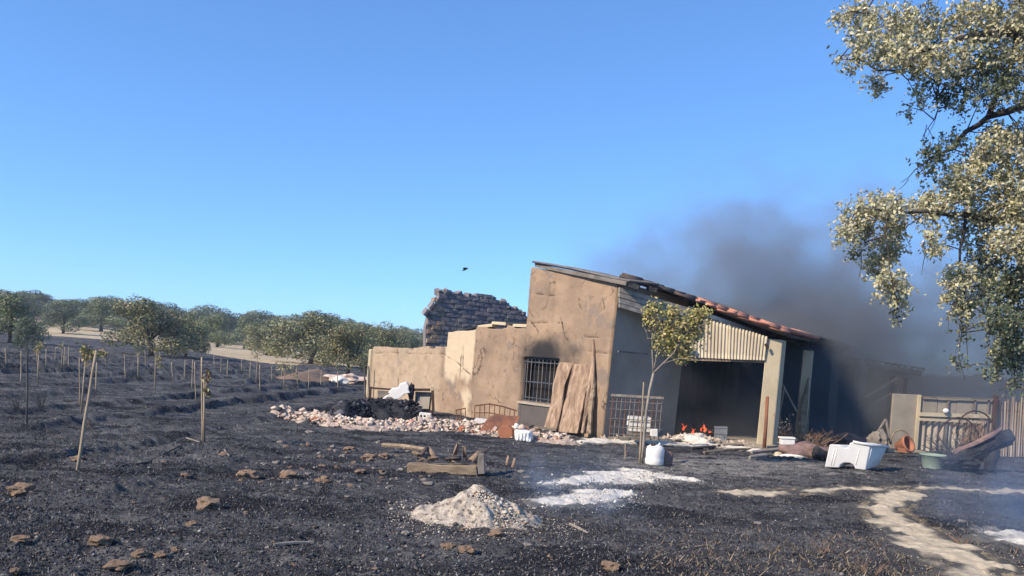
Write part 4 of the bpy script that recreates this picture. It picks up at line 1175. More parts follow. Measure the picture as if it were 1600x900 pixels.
m = MB(); m.tube([P(598, 695, 13.2), P(630, 697, 13.0), P(665, 702, 12.6)], [.035, .04, .03], 6); m.tube([P(630, 697, 13.0), P(633, 701, 12.9)], [.02, .01], 5)
m.build("fallen_pole", M['wood'], None, label="long thin pale pole lying behind the weathered beam", category="pole")
for i, (x, y) in enumerate(((792, 727), (801, 731))):
    o = place_tile('tile_pale', P(x, y, 11.8), Vector((.2, .1, 1)), None, .2, .34)
    o["label"] = ["left of two small pale tile scraps standing up in black ground", "right of two small pale tile scraps standing up in black ground"][i]; o["category"] = "roof tile"; o["group"] = "upright tile scraps"

# ---- ash heap in the foreground and white ash spill
def heapmask(X, Y_): return 1 - np.hypot((X - hc.x) / .60, (Y_ - hc.y - .15) / .46) ** .88
patch("ash_heap", heapmask, hc.x - 1.2, hc.x + 1.2, hc.y - .9, hc.y + 1.3, .018, M['ash'], .33, rag=.22, freq=5, seed=9,
      label="small pointed heap of pale ash and clods in the foreground", category="ash heap")
def on_patch(maskf, x0, x1, y0, y1, hmax, pw=1.0):
    def f(r, n):
        x = r.uniform(x0, x1, n * 4); y = r.uniform(y0, y1, n * 4); m = maskf(x, y)
        ok = m > r.uniform(-.05, .35, n * 4); x, y, m = x[ok][:n], y[ok][:n], m[ok][:n]
        return x, y, gh(x, y) + np.clip(m, 0, 1) ** pw * hmax
    return f
scatter_bits("ash_clods", 6500, on_patch(heapmask, hc.x - 1, hc.x + 1, hc.y - .7, hc.y + 1.1, .33, 1.1), (.005, .019), 3,
             [(5, (.60, .54, .45)), (3, (.36, .30, .24)), (2, (.10, .09, .085)), (2, (.44, .31, .2))], kind="stuff", label="small pale lumps and dark crumbs covering the ash heap", category="ash lumps")
def wmask(X, Y_): return np.maximum(segdist(X, Y_, wa) * .8, segdist(X, Y_, wb) * .8)
patch("ash_spill", wmask, .0, 4.5, 8, 13.5, .035, M['whiteash'], .05, rag=.55, freq=3.2, seed=13, kind="stuff",
      label="flat spread of white ash on the black yard below the white drum", category="ash")
scatter_bits("ash_crumbs", 1500, on_patch(wmask, .0, 4.5, 8, 13.5, .05), (.008, .022), 5, [(6, (.7, .66, .58)), (2, (.4, .36, .3)), (1, (.08, .08, .08))], kind="stuff", label="fine crumbs on the white ash spread", category="ash")
patch("ash_spill", lambda X, Y_: segdist(X, Y_, wc_) * .9, 3.5, 6.5, 5.5, 9.5, .03, M['whiteash'], .04, rag=.8, freq=4, seed=15, kind="stuff",
      label="grey white ash spread at the right edge of the foreground", category="ash")

# ---- white drum beside the sapling
dr = thing("drum", G(1022, 727), "battered white plastic drum standing beside the sapling trunk", "drum")
dc = dr.location
def lathe(name, prof, c, material, parent, n=20, smooth=True, squash=1, dent=0):
    V = []; Fc = []
    for (r_, z) in prof:
        for k in range(n):
            a_ = 2 * math.pi * k / n; rr_ = r_ * (1 + dent * math.sin(a_ * 3 + z * 9) * .5)
            V.append(c + Vector((math.cos(a_) * rr_, math.sin(a_) * rr_ * squash, z)))
    m_ = len(prof)
    for i in range(m_ - 1):
        for k in range(n): Fc.append((i * n + k, i * n + (k + 1) % n, (i + 1) * n + (k + 1) % n, (i + 1) * n + k))
    Fc.append(tuple(range(n))[::-1]); Fc.append(tuple((m_ - 1) * n + k for k in range(n)))
    return mk(name, V, Fc, material, parent, smooth)
o = lathe("body", [(.145, 0), (.16, .02), (.16, .10), (.152, .13), (.158, .16), (.158, .26), (.14, .31), (.09, .345), (.045, .35)], dc, M['white'], dr, dent=.05)
lathe("cap", [(.045, .352), (.045, .385), (.03, .387)], dc + Vector((-.05, -.06, -.02)), M['rust_dark'], dr, 10)
m = MB(); m.tube([dc + Vector((.03, -.07, .325)), dc + Vector((.06, -.05, .38)), dc + Vector((.10, 0, .33))], .012, 6); m.build("handle", M['white'], dr)
lump("bush", dc + Vector((.25, .1, .1)), (.09, .08, .15), 3, M['sack'], None, label="brown lump standing in for the shadow right of the white drum", category="shadow lump")  # the drum's shadow modelled as a dark brown lump

# ---- young tree in front of the shed
LEAFCOL_Y = [(.60, .51, .15), (.50, .46, .14), (.66, .54, .24), (.32, .34, .11), (.52, .37, .17)]
def leaves(name, C, size, cols, seed, material, parent, aspect=.55, droop=0, **tags):
    """C: (n,3) leaf centres; one rhombic face each, folded along the rib into two triangles"""
    r = np.random.default_rng(seed); n = len(C)
    a = r.normal(0, 1, (n, 3)); a[:, 2] -= droop; a /= np.linalg.norm(a, axis=1, keepdims=True)
    b = r.normal(0, 1, (n, 3)); b -= (b * a).sum(1, keepdims=True) * a; b /= np.linalg.norm(b, axis=1, keepdims=True)
    nn = np.cross(a, b); s = r.uniform(size[0], size[1], (n, 1))
    V = np.stack([C - a * s * .5, C + b * s * .5 * aspect + nn * s * .12, C + a * s * .5, C - b * s * .5 * aspect + nn * s * .12], 1).reshape(-1, 3)
    i = np.arange(n)[:, None] * 4
    Fc = np.concatenate([i + np.array([[0, 1, 2]]), i + np.array([[0, 2, 3]])], 0)
    return mk(name, V, Fc, material, parent, False, cols=dict(Col=np.repeat(cols, 4, 0)), **tags)
def pickcols(r, pal, n, var=.25):
    pal = np.array(pal); return pal[r.integers(0, len(pal), n)] * r.uniform(1 - var, 1 + var, (n, 1))
sY = G(1004, 724).y
st = thing("young_tree", G(1004, 724), "young tree with yellow-green scorched crown in front of the shed", "tree")
m = MB()
def S(x, y, d=0): return P(x, y, sY + d)
m.tube([S(1001, 730), S(1004, 700), S(1009, 650), S(1015, 610), S(1021, 583)], [.04, .034, .028, .024, .022], 7)
m.tube([S(1021, 583), S(1019, 550, .05), S(1019, 520, .1), S(1017, 490, .1)], [.018, .013, .01, .006], 5)
m.tube([S(1021, 583), S(1036, 568, -.1), S(1052, 552, -.15), S(1066, 530, -.1), S(1090, 500, 0)], [.018, .014, .012, .008, .005], 5)
m.tube([S(1022, 575), S(1028, 545, .15), S(1040, 515, .2), S(1046, 488, .2)], [.012, .009, .007, .004], 5)
m.tube([S(1036, 568, -.1), S(1060, 560, -.3), S(1078, 562, -.3)], [.008, .005, .003], 4)
m.tube([S(1019, 545), S(1010, 520, -.1), S(1003, 503, -.1)], [.008, .005, .003], 4)
m.build("trunk", M['palebark'], st, True)
m = MB()
r = np.random.default_rng(5)
cl = []
for (x, y, rx, ry, n) in ((1022, 482, 16, 14, 240), (1012, 497, 10, 14, 130), (1048, 490, 16, 12, 230), (1040, 515, 22, 20, 330), (1092, 490, 20, 10, 300), (1075, 505, 24, 14, 320),
                          (1060, 530, 28, 18, 360), (1088, 520, 14, 16, 160), (1072, 552, 18, 12, 190), (1048, 545, 18, 14, 170), (1028, 540, 10, 12, 60), (1085, 500, 22, 12, 200), (1064, 566, 10, 6, 40)):
    dx = r.normal(0, .5, n) * rx; dy = r.normal(0, .5, n) * ry; dz = r.normal(0, .5, n) * rx / F * sY
    for i in range(n): cl.append(S(x + dx[i], y + dy[i], dz[i]))
C = np.array([tuple(p) for p in cl])
for p in C[::16]:
    b_ = Vector(p); e_ = S(1045 + random.uniform(-18, 18), 540 + random.uniform(-20, 20)); m.tube([b_, b_.lerp(e_, .5) + Vector((0, 0, .03))], [.003, .005], 3)
m.build("twigs", M['palebark'], st, kind="stuff")
cc = pickcols(r, LEAFCOL_Y, len(C)); dark = (r.random(len(C)) < .22); cc[dark] = pickcols(r, [(.10, .13, .05), (.08, .10, .06)], dark.sum())
leaves("crown", C, (.04, .085), cc, 5, M['leaf'], st, kind="stuff")
# support stake of the young tree and a second thin one
def stake(px0, py0, px1, py1, r_, label, group="plantation stakes in the burnt field", material=None, name="stake"):
    g_ = G(px0, py0); top = P(px1, py1, g_.y)
    n = 5; pts = [g_ - Vector((0, 0, .1))]
    for k in range(1, n + 1):
        t = k / n; pts.append(g_.lerp(top, t) + Vector((random.uniform(-1, 1), random.uniform(-1, 1), 0)) * r_ * .2)
    m = MB(); m.tube(pts, [r_ * (1.05 - .25 * k / n) for k in range(n + 1)], 7)
    m.V = [v - g_ for v in m.V]
    o = m.build(name, material or M['stake'], None, True); o.location = g_
    o["label"] = label; o["category"] = "stake"; o["group"] = group
    return o
stake(999, 724, 1006, 597, .016, "thin straight stake tied beside the young tree's trunk", None or "stakes by the young tree")
stake(977, 718, 977, 694, .014, "short thin stub stake left of the young tree", "stakes by the young tree")

# ---- wire cage left in the shed mouth
cg_ = thing("wire_cage", gz(P(995, 683, 17.3)), "rusty wire mesh cage with a pale top rail at the shed mouth", "cage")
cgY = 17.0
m = MB(); m.beam(P(955, 617, cgY), P(1037, 622, cgY), .05, .05); m.build("top_rail", M['palebark'], cg_)
for y in (629, 641, 656, 669, 680):
    m = MB(); m.tube([P(952, y - 2, cgY), P(1035, y + 2, cgY)], .009, 4); m.build("wire", M['wire'], cg_)
for k in range(12):
    x = 955 + k * 7; m = MB(); m.tube([P(x + 3, 618 + k * .4, cgY + .01), P(x - 3, 682 + k * .4, cgY + .01)], .009, 4); m.build("wire", M['wire'] if k % 3 else M['rust'], cg_)
for k in range(9):
    x = 958 + k * 9; m = MB(); m.tube([P(x + 3, 616, cgY + .9), P(x - 3, 676, cgY + .9)], .008, 4); m.build("wire", M['rust_dark'], cg_)
for y in (626, 645, 662):
    m = MB(); m.tube([P(956, y - 2, cgY + .9), P(1034, y + 2, cgY + .9)], .008, 4); m.build("wire", M['rust_dark'], cg_)
# pale boards stacked behind the wires
for i in range(4):
    y = 682 - i * 8
    o = pbox("stacked_board", [(983 + i % 2, y), (1018, y + 2), (1018, y - 5.2), (984 + i % 2, y - 6.8)], cgY + .25, (0, .4, 0), M['whitesheet'] if i else M['greywood'], None, .008)
    o["label"] = ["lowest greyish board of the stack behind the cage wires", "second pale board from the bottom behind the cage wires", "third pale board from the bottom behind the cage wires", "topmost pale board of the stack behind the cage wires"][i]
    o["category"] = "board"; o["group"] = "pale boards stacked in the cage"
o = pbox("white_box", [(1017, 682), (1028, 683), (1028, 671), (1017, 671)], cgY - .1, (0, .15, 0), M['whitesheet'], None, .01)
o["label"] = "small white box beside the stacked boards under the cage"; o["category"] = "box"

dsg = [(G(900, 692), .3), (G(960, 690), .42), (G(1040, 695), .42), (G(1100, 697), .40), (G(1180, 704), .3)]
patch("dust_strip", lambda X, Y_: segdist(X, Y_, dsg), -.5, 8, 15, 19.2, .05, M['whiteash'], .05, rag=.8, freq=3, seed=33, kind="stuff",
      label="pale dust and plaster strip along the edge of the shed floor", category="dust")
# ---- rubble, fire and crate inside the shed
fz = .07
ic = P(1085, 682, 18.6); ic.z = fz
irt = thing("inner_rubble", ic, "pale dusty rubble pile on the shed floor in front of the fire", "rubble")
V, Fc = blob_verts(.42, .35, .16, 4, 3, .3); mk("mound", [v + ic for v in V], Fc, M['whiteash'], irt)
for k in range(40):
    a_ = random.uniform(0, 6.28); q = random.uniform(.1, .9)
    sz = random.uniform(.02, .06)
    inst("stone", RUB[k % 6], ic + Vector((math.cos(a_) * q * .7, math.sin(a_) * q * .4, .13 * (1 - q) + .02)), (a_, q * 5, 0), (sz, sz, sz), irt)
# floor litter along the slab edge
lt = thing("floor_litter", P(1000, 690, 17.6), "scraps of plaster and wood littering the shed floor edge", "litter")
for k in range(110):
    x = random.uniform(935, 1180); Y_ = random.uniform(17.6, 19.4)
    p = P(x, 690, Y_); sz = random.uniform(.015, .05)
    zf = fz if (x > 960 and Y_ > 18.2) else float(gh(p.x, p.y))
    inst("stone" if k % 4 else "brick", RUB[k % 6] if k % 4 else BRK[k % 5], Vector((p.x, p.y, zf + sz * .5)), (random.uniform(0, 6),) * 3, (sz * 1.5, sz, sz), lt)
def burning_heap(px, py, Y, w, n, label, seed):
    r = random.Random(seed); b0 = P(px, py, Y); b0.z = fz
    t = thing("burning_heap", b0, label, "fire", "fires burning inside the shed")
    V, Fc = blob_verts(w, w * .7, w * .45, seed, 3, .35); mk("embers", [v + b0 for v in V], Fc, M['charcoal'], t)
    for k in range(n):
        a_ = r.uniform(-1, 1); h = r.uniform(.07, .24) * (1 - .4 * abs(a_)); q = b0 + Vector((a_ * w * 1.05, -w * .55 + r.uniform(-.05, .1), w * .25 * (1 - abs(a_))))
        m = MB(); rad = r.uniform(.015, .035)
        m.tube([q, q + Vector((r.uniform(-.03, .03), 0, h * .3)), q + Vector((r.uniform(-.06, .06), 0, h * .65)), q + Vector((r.uniform(-.1, .1), 0, h))], [rad * .7, rad, rad * .6, .003], 6)
        m.build("flame", M['flame'], t, True)
    for k in range(6):
        q = b0 + Vector((r.uniform(-w, w), r.uniform(-w * .6, .1), 0)); m = MB()
        m.tube([q, q + Vector((r.uniform(-.3, .3), r.uniform(-.1, .1), r.uniform(.15, .4)))], [.02, .012], 5); m.build("charred_stick", M['charcoal'], t)
burning_heap(1098, 676, 20.2, .42, 9, "larger orange fire burning low in the shed beside the grey crate", 21)
burning_heap(1058, 672, 21.0, .30, 5, "smaller fainter fire burning in the shed left of the rubble pile", 22)
gc = thing("grey_crate", Vector((P(1125, 688, 19.3).x, 19.3, fz)), "small grey slatted plastic crate on the shed floor right of the fire", "crate")
for i in range(5):
    x = 1117 + i * 4; pbox("slat", [(x, 688), (x + 2.2, 688), (x + 2.8, 667), (x + .6, 667)], 19.3, (0, .02, 0), M['greycrate'], gc)
for y in (688, 678, 668.5): pbox("rim", [(1116, y), (1136, y + .5), (1136, y - 2), (1116, y - 2.5)], 19.28, (0, .02, 0), M['greycrate'], gc)
pbox("back", [(1116, 688), (1136, 688), (1137, 667), (1117, 667)], 19.5, (0, .02, 0), M['greycrate'], gc)
# black rubber edge strips lying at the slab
for i, (x0, x1, y) in enumerate(((1080, 1175, 702), (1100, 1180, 707))):
    g0 = gz(G(x0, y), .03); g1 = gz(G(x1, y - 4), .03); m = MB(); m.tube([g0, g0.lerp(g1, .5) + Vector((0, 0, .02)), g1], .035 - .01 * i, 6)
    m.build("fallen_pole", M['twigdark'] if i == 0 else M['wood'], None, label=["black charred pole lying along the shed floor edge", "pale thin pole lying in front of the black one at the shed"][i], category="pole")

# ---- round the pillar and the second post
m = MB(); m.tube([P(1194, 700, 18.3), P(1197, 660, 18.35), P(1199, 620, 18.5)], [.045, .04, .04], 8)
m.build("leaning_pipe", M['rust'], None, True, label="rusty reddish pipe leaning on the front of the pale pillar", category="pipe")
for i, (a_, b_, Y_) in enumerate((((1216, 588), (1245, 643), 20.2), ((1226, 604), (1214, 668), 20.3))):
    m = MB(); m.tube([P(*a_, Y_), P(*b_, Y_)], .022, 6)
    m.build("leaning_rod", M['palebark'], None, label=["long grey rod slanting from pillar to second post", "shorter grey rod slanting down behind the pillar"][i], category="rod")
def twig_bush(name, px, py, Y, w, h, n, material, label, seed, cat="bush", leafc=None, up=.6):
    r = random.Random(seed); b0 = P(px, py, Y); b0.z = max(float(gh(b0.x, b0.y)), 0)
    t = thing(name, b0, label, cat); m = MB(); tips = []
    for k in range(n):
        q = b0 + Vector((r.uniform(-w, w) * .5, r.uniform(-.15, .15), 0)); d = Vector((r.uniform(-1, 1) * w, r.uniform(-.3, .3), h * r.uniform(.35, 1.1)))
        e_ = q + d; mid = q.lerp(e_, .5) + Vector((r.uniform(-.1, .1), r.uniform(-.1, .1), r.uniform(0, .12)))
        m.tube([q, mid, e_], [.011, .008, .003], 4)
        for j in range(3):
            f = mid.lerp(e_, r.random()); g = f + Vector((r.uniform(-.16, .16), r.uniform(-.1, .1), r.uniform(-.02, .18))); m.tube([f, g], [.005, .002], 3); tips.append(g)
    m.build("branches", material, t, kind="stuff")
    if leafc:
        C = np.array([tuple(tp + Vector((r.gauss(0, .03), r.gauss(0, .03), r.gauss(0, .03)))) for tp in tips for _ in range(2)])
        rr_ = np.random.default_rng(seed); leaves("leaves", C, (.03, .06), pickcols(rr_, leafc, len(C)), seed, M['farleaf'], t, kind="stuff")
    return t
twig_bush("scrub", 1222, 690, 19.9, .30, .8, 22, M['twigdark'], "dusty grey-leaved scrub plant between pillar and second post", 31, "plant", [(.16, .17, .19), (.22, .22, .22)])
twig_bush("dead_twigs", 1272, 700, 19.6, .7, .40, 45, M['twig'], "tangle of dry brown twigs at the foot of the second post", 32, "twigs")
bx = thing("white_crate", gz(P(1231, 696, 18.2)), "small white plastic box between the pillar and second post", "box")
pbox("body", [(1221, 697), (1242, 697.5), (1243, 686), (1221, 685)], 18.2, (.02, .22, 0), M['white'], bx, .015)
pbox("lid", [(1220, 685.8), (1243.6, 686.8), (1243.6, 684), (1220, 683)], 18.18, (.02, .26, 0), M['white'], bx, .008)
lump("stone", P(1216, 713, 17.0), (.10, .10, .10), 3, M['pillar'], None, 3, .12, True, label="round pale stone lying before the brown cloth heap", category="stone")
m_ = lump("burnt_cloth", P(1258, 707, 17.2), (.52, .3, .20), 8, M['sack'], None, 3, .35, True, label="crumpled reddish-brown burnt cloth heap beside the second post", category="cloth")
lump("pale_cloth", P(1238, 715, 16.9), (.30, .14, .07), 9, M['whitesheet'], None, 3, .3, True, label="flattened pale cloth scrap in front of the brown cloth heap", category="cloth")
lump("black_sack", P(1281, 712, 16.8), (.17, .18, .15), 19, M['charcoal'], None, 3, .25, True, label="black lump between the brown cloth heap and white basin", category="lump")
for i, (x0, x1, y) in enumerate(((1175, 1222, 709), (1172, 1200, 716))):
    g0 = G(x0, y); g1 = G(x1, y - 3)
    m = MB(); m.hexa([g0 + Vector((0, 0, -.02)), g1 + Vector((0, 0, -.02)), g1 + Vector((0, .25, -.02)), g0 + Vector((0, .2, -.02)), g0 + Vector((0, 0, .06)), g1 + Vector((0, 0, .07)), g1 + Vector((0, .22, .08)), g0 + Vector((.04, .2, .06))])
    bevel(m.build("flat_stone", M['rockgrey'], None, label=["broader flat grey stone lying in front of the pillar", "smaller flat grey stone nearest the viewer before the pillar"][i], category="stone"), .02)

# ---- white basin (upturned tub) in front
ba = thing("white_basin", G(1330, 736), "big bright white plastic tub lying upside down on the burnt yard", "tub")
bY = ba.location.y
fr_ = [(1288, 730), (1289, 727), (1296, 694), (1313, 695), (1319, 700), (1324, 700), (1328, 691.5), (1334, 690.5), (1360, 696), (1352, 735), (1336, 733), (1334, 727), (1328, 723.5), (1319, 723), (1313, 726), (1311, 731)]
m = MB()
fp = [P(x, y, bY) for x, y in fr_]; bp = [P(x + (28 if y < 715 else 20), y + (1 if y < 715 else -7), bY + .5) for x, y in fr_]
n = len(fp)
m.add(fp + bp, [tuple(range(n)), tuple(range(2 * n - 1, n - 1, -1))] + [((i + 1) % n, i, n + i, n + (i + 1) % n) for i in range(n)])
bevel(m.build("body", M['white'], ba), .018, 2)
for k in range(6):
    t = (k + .5) / 6
    top = P(1360, 697.5, bY).lerp(P(1387, 699, bY + .49), t); bot = P(1352.5, 733, bY).lerp(P(1372, 727, bY + .49), t)
    m = MB(); m.tube([top, bot], [.013, .010], 5); m.build("rib", M['white'], ba, True)
m = MB(); rimp = [P(1333, 690, bY - .012), P(1360, 695.6, bY - .012), P(1388.5, 698, bY + .5)]
m.tube(rimp, .022, 7); m.build("rim", M['white'], ba, True)
for x in (1302, 1306, 1341):
    m = MB(); m.tube([P(x + 2, 701, bY - .003), P(x - 4, 727, bY - .003)], .006, 4); m.build("groove_rib", M['white'], ba, True)

# ---- green tub, clay pot, hoops, vine tangle
gt = thing("green_tub", G(1458, 731), "pale green tub with dark soil and dry stems near the fence", "tub")
lathe("body", [(.19, 0), (.20, .02), (.255, .27), (.275, .275), (.275, .30), (.25, .30), (.235, .26)], gt.location, M['tub'], gt, 22)
lathe("soil", [(.22, .255), (.12, .275), (.02, .28)], gt.location, M['charcoal'], gt, 14)
cp = thing("clay_pot", gz(P(1414, 702, 19.0)), "broken terracotta pot lying under the wooden hoop by the fence", "pot")
pc = P(1412, 696, 19.0)
rot = Matrix.Rotation(1.1, 3, 'X') @ Matrix.Rotation(.5, 3, 'Y')
prof_ = [(.12, -.16), (.19, .10), (.21, .11), (.21, .15), (.17, .15), (.15, .08), (.10, -.12)]
V = []; Fc = []
for (r_, z) in prof_:
    for k in range(16):
        a_ = k * math.pi / 8; V.append(pc + rot @ Vector((math.cos(a_) * r_, math.sin(a_) * r_, z)))
for i in range(len(prof_) - 1):
    for k in range(16): Fc.append((i * 16 + k, i * 16 + (k + 1) % 16, (i + 1) * 16 + (k + 1) % 16, (i + 1) * 16 + k))
Fc.append(tuple(range(16))[::-1]); Fc.append(tuple(6 * 16 + k for k in range(16)))
mk("body", V, Fc, M['terracotta'], cp, True)
pbox("shard", [(1402, 706), (1418, 708), (1414, 701), (1403, 699)], 18.7, (.02, .03, 0), M['terracotta'], cp)
for i, (cx, cy, rr_, Y_) in enumerate(((1407, 690, 15, 19.6), (1497, 692, 33, 19.3), (1524, 678, 30, 19.5))):
    pts = [P(cx + rr_ * math.cos(math.pi * k / 14), cy - rr_ * (1.25 if i else 1.3) * math.sin(math.pi * k / 14), Y_ + .3 * math.sin(k)) if False else P(cx + rr_ * math.cos(math.pi * k / 14), cy - rr_ * 1.2 * math.sin(math.pi * k / 14) + 12 * 0, Y_) for k in range(15)]
    m = MB(); m.tube(pts, .02, 6)
    m.build("hoop", M['rust_dark'] if i else M['wood'], None, True, label=["small brown hoop arching over the clay pot", "wide dark bent hoop in front of the corrugated sheets", "dark bent branch hoop among the vine tangle"][i], category="hoop")
# grey tarp and bits between outbuilding and basin
lump("grey_sheet_heap", P(1372, 692, 20.0), (.24, .3, .28), 41, M['greywood'], None, 3, .35, False, label="grey crumpled sheet heap behind the white tub", category="heap")
lump("burnt_heap", P(1338, 692, 21.5), (.5, .4, .22), 42, M['sack'], None, 3, .4, False, label="low brown burnt heap in smoke behind the white tub", category="heap")
m = MB(); m.tube([P(1362, 690, 20.0), P(1384, 655, 20.1)], .03, 6); m.tube([P(1384, 655, 20.1), P(1392, 694, 20)], .03, 6)
m.build("trestle", M['greywood'], None, label="grey two-legged wooden trestle beside the outbuilding post", category="trestle")
m = MB(); g0 = gz(G(1380, 706), .03); g1 = gz(G(1442, 708), .03); m.beam(g0, g1, .18, .04)
m.build("pale_board", M['pillar'], None, label="flat pale board lying on the ground under the clay pot", category="board")
twig_bush("dead_vine", 1525, 708, 19.6, .62, 1.05, 70, M['twig'], "tangled reddish dead vine stems in front of the patched fence", 51, "vine", up=1)
twig_bush("dead_vine", 1490, 712, 19.2, .7, .5, 50, M['twigdark'], "low dark tangle of burnt stems behind the green tub", 52, "vine")
twig_bush("scrub", 1590, 640, 23.0, .9, 1.9, 50, M['twig'], "reddish dead shrub behind the cane fence at the right edge", 53, "bush", [(.30, .14, .09), (.22, .12, .09)])
# charred hollow log
lg = thing("charred_log", G(1520, 730), "thick charred hollow log raised at its right end before the cane fence", "log")
lY = 16.6
m = MB(); m.tube([P(1476, 724, lY), P(1500, 716, lY), P(1530, 704, lY), P(1556, 690, lY), P(1576, 683, lY)], [.13, .16, .17, .18, .16], 14)
from mathutils import noise as mn
m.V = [v + mn.noise_vector(v * 4) * .07 + mn.noise_vector(v * 11) * .035 for v in m.V]
m.build("trunk", M['charcoal'], lg)
m = MB(); m.tube([P(1490, 705, lY - .1), P(1520, 694, lY - .1), P(1548, 680, lY - .1), P(1566, 672, lY)], [.04, .05, .06, .03], 8); m.V = [v + mn.noise_vector(v * 7) * .06 for v in m.V]; m.build("split_limb", M['sack'], lg)
m = MB(); m.tube([P(1572, 684, lY), P(1580, 681, lY)], [.15, .12], 9); m.build("log_end", M['twigdark'], lg)
m = MB(); m.tube([P(1545, 735, lY - .2), P(1552, 705, lY)], [.10, .14], 8); m.tube([P(1520, 735, lY), P(1530, 710, lY)], [.08, .12], 8); m.build("stub", M['charcoal'], lg, True)
lump("charred_lump", P(1500, 722, 16.0), (.36, .3, .13), 61, M['charcoal'], None, 3, .4, label="low black heap of char under the raised log", category="lump")

# ================================================================ STONES AND CLODS of the burnt field
ROCK = rock_meshes(M['rock'], 5, 70, .4, "earth_clod", 3); GREY = rock_meshes(M['rockgrey'], 3, 90, .35, "stone", 2)
def rock(px, py, rpx, label, grey=False, k=0, flat=.62):
    g_ = G(px, py + rpx * .35); w = rpx / F * g_.y
    o = inst("stone" if grey else "earth_clod", (GREY[k % 3] if grey else ROCK[k % 5]), g_ + Vector((0, w * .5, w * flat * .45)), (0, 0, random.uniform(0, 6.28)), (w * 1.05, w * 1.05, w * flat * 1.1), None,
             label=label, category="stone" if grey else "earth clod", group="clods and stones strewn over the burnt field")
    return o
for i, a_ in enumerate(((27, 763, 20, "large dark-topped brown clod near the left edge"), (323, 789, 20, "broad flat tan clod in the left middle foreground"), (152, 846, 18, "big rounded tan clod above the pair of foreground clods"),
            (217, 869, 12, "small orange clod right of the big rounded clod"), (180, 887, 18, "brown clod nearest the bottom edge at the left"), (250, 868, 11, "low crumbly clod right of the small orange one"),
            (384, 742, 16, "long low tan clod in the middle distance"), (449, 742, 14, "dusty clod split by cracks in mid field"), (504, 749, 12, "orange-brown clod with dry stalks beside it"),
            (288, 741, 8, "small pinkish clod right of the leaning stake"), (118, 722, 11, "crumbled brown clod at the foot of the tall leaning stake"), (28, 852, 13, "greyish clod pile near the lower left edge"),
            (20, 893, 9, "tiny pale clod in the lower left corner"), (273, 856, 9, "thin brown clod near the foreground cluster"), (730, 860, 14, "brown clod just below the ash heap"), (778, 838, 14, "reddish clod at the right foot of the ash heap"),
            (955, 886, 15, "orange-brown clod at the bottom middle edge"), (700, 850, 12, "flat dark reddish clod left below the ash heap"), (300, 818, 10, "row of crumbled soil below the broad flat clod"), (562, 736, 8, "lone flat tan clod left of the weathered beam"),
            (575, 715, 12, "pinkish clod in front of the rubble strip"), (545, 700, 9, "small pinkish clod left of the fallen pole"), (600, 712, 9, "small tan clod beside the fallen pole"), (348, 706, 8, "dark clod at the foot of the stake with leaves"))):
    rock(*a_, k=i)
for i, a_ in enumerate(((410, 723, 6, "left one of two small grey stones in mid field"), (430, 723, 6, "right one of two small grey stones in mid field"), (480, 739, 6, "small grey stone between two clods in mid field"), (478, 758, 6, "small grey stone below the cracked clod"),
            (461, 765, 5, "tiny grey stone in mid field left of the stalks"), (824, 742, 7, "grey stone right of the upright tile scraps"), (824, 852, 7, "white pebble below the ash heap's right foot"), (634, 830, 8, "pale stone left of the ash heap"), (653, 832, 5, "tiny white pebble left of the ash heap"),
            (483, 673, 7, "white stone at the left end of the rubble strip"), (670, 755, 9, "white flat scrap just below the weathered beam"), (1505, 815, 7, "pale stone beside the right ash spread"), (1185, 820, 7, "pale scrap in the middle of the right yard"))):
    rock(*a_, grey=True, k=i, flat=.5)
for i in range(150):
    # small ones: more of them towards the rubble and along the furrows
    if i < 80: px, py = random.uniform(400, 660), random.uniform(690, 765)
    else: px, py = random.uniform(0, 900), random.uniform(700, 898)
    g_ = G(px, py); w = random.uniform(2.2, 4.6) / F * g_.y
    inst("stone", GREY[i % 3] if i % 3 else ROCK[i % 5], g_ + Vector((0, 0, w * .2)), (random.random(), 0, random.uniform(0, 6.28)), (w * 1.2, w, w * .7), None,
         label="small loose stone on the burnt ground", category="stone", group="small loose stones on the burnt ground")

def ground_sampler(v0, v1, u0=-840, u1=860, pw=1.0, dens=None):
    def f(r, n):
        v = v0 + (v1 - v0) * r.random(n) ** pw; u = r.uniform(u0, u1, n)
        Y_ = 1.6 * F / v; x = u / F * Y_
        if dens is not None:
            k = r.random(n) < dens(x, Y_); x, Y_ = x[k], Y_[k]
        return x, Y_, gh(x, Y_)
    return f
def notrack(x, y): return np.where((segdist(x, y, trk) > -.15) | (segdist(x, y, trk2) > 0) | (wmask(x, y) > 0) | (heapmask(x, y) > 0), .06, 1.0)
scatter_bits("burnt_crumbs", 52000, ground_sampler(60, 380, dens=notrack), (.004, .014), 61, [(8, (.03, .03, .034)), (6, (.08, .08, .085)), (2.5, (.17, .165, .158)), (.35, (.34, .31, .27)), (.7, (.24, .17, .12))], kind="stuff",
             label="charred crumbs and ash flakes scattered over the ground", category="burnt crumbs")
scatter_bits("burnt_stubble", 90000, ground_sampler(52, 390, dens=lambda x, y: notrack(x, y) * (0.35 + .65 * (vnoise(x * .8, y * .8, 88) > .4))), (.010, .036), 62, [(8, (.03, .03, .034)), (6, (.08, .08, .085)), (3.5, (.20, .195, .185)), (.8, (.36, .33, .27)), (.6, (.18, .13, .09))], blades=True, kind="stuff",
             label="short burnt grass stubble covering the field and yard", category="burnt grass")
def halo(mf, dens):
    return lambda x, y: np.clip(1.0 + mf(x, y) * 1.1, 0, 1) ** 1.6 * dens
scatter_bits("ash_flakes", 30000, ground_sampler(110, 290, -120, 420, dens=halo(lambda x, y: np.maximum(segdist(x, y, wa), segdist(x, y, wb)), .9)), (.003, .011), 64, [(5, (.66, .61, .53)), (3, (.40, .37, .33)), (2, (.14, .135, .13))], kind="stuff", label="fine white ash flakes thinning out round the ash spread", category="ash")
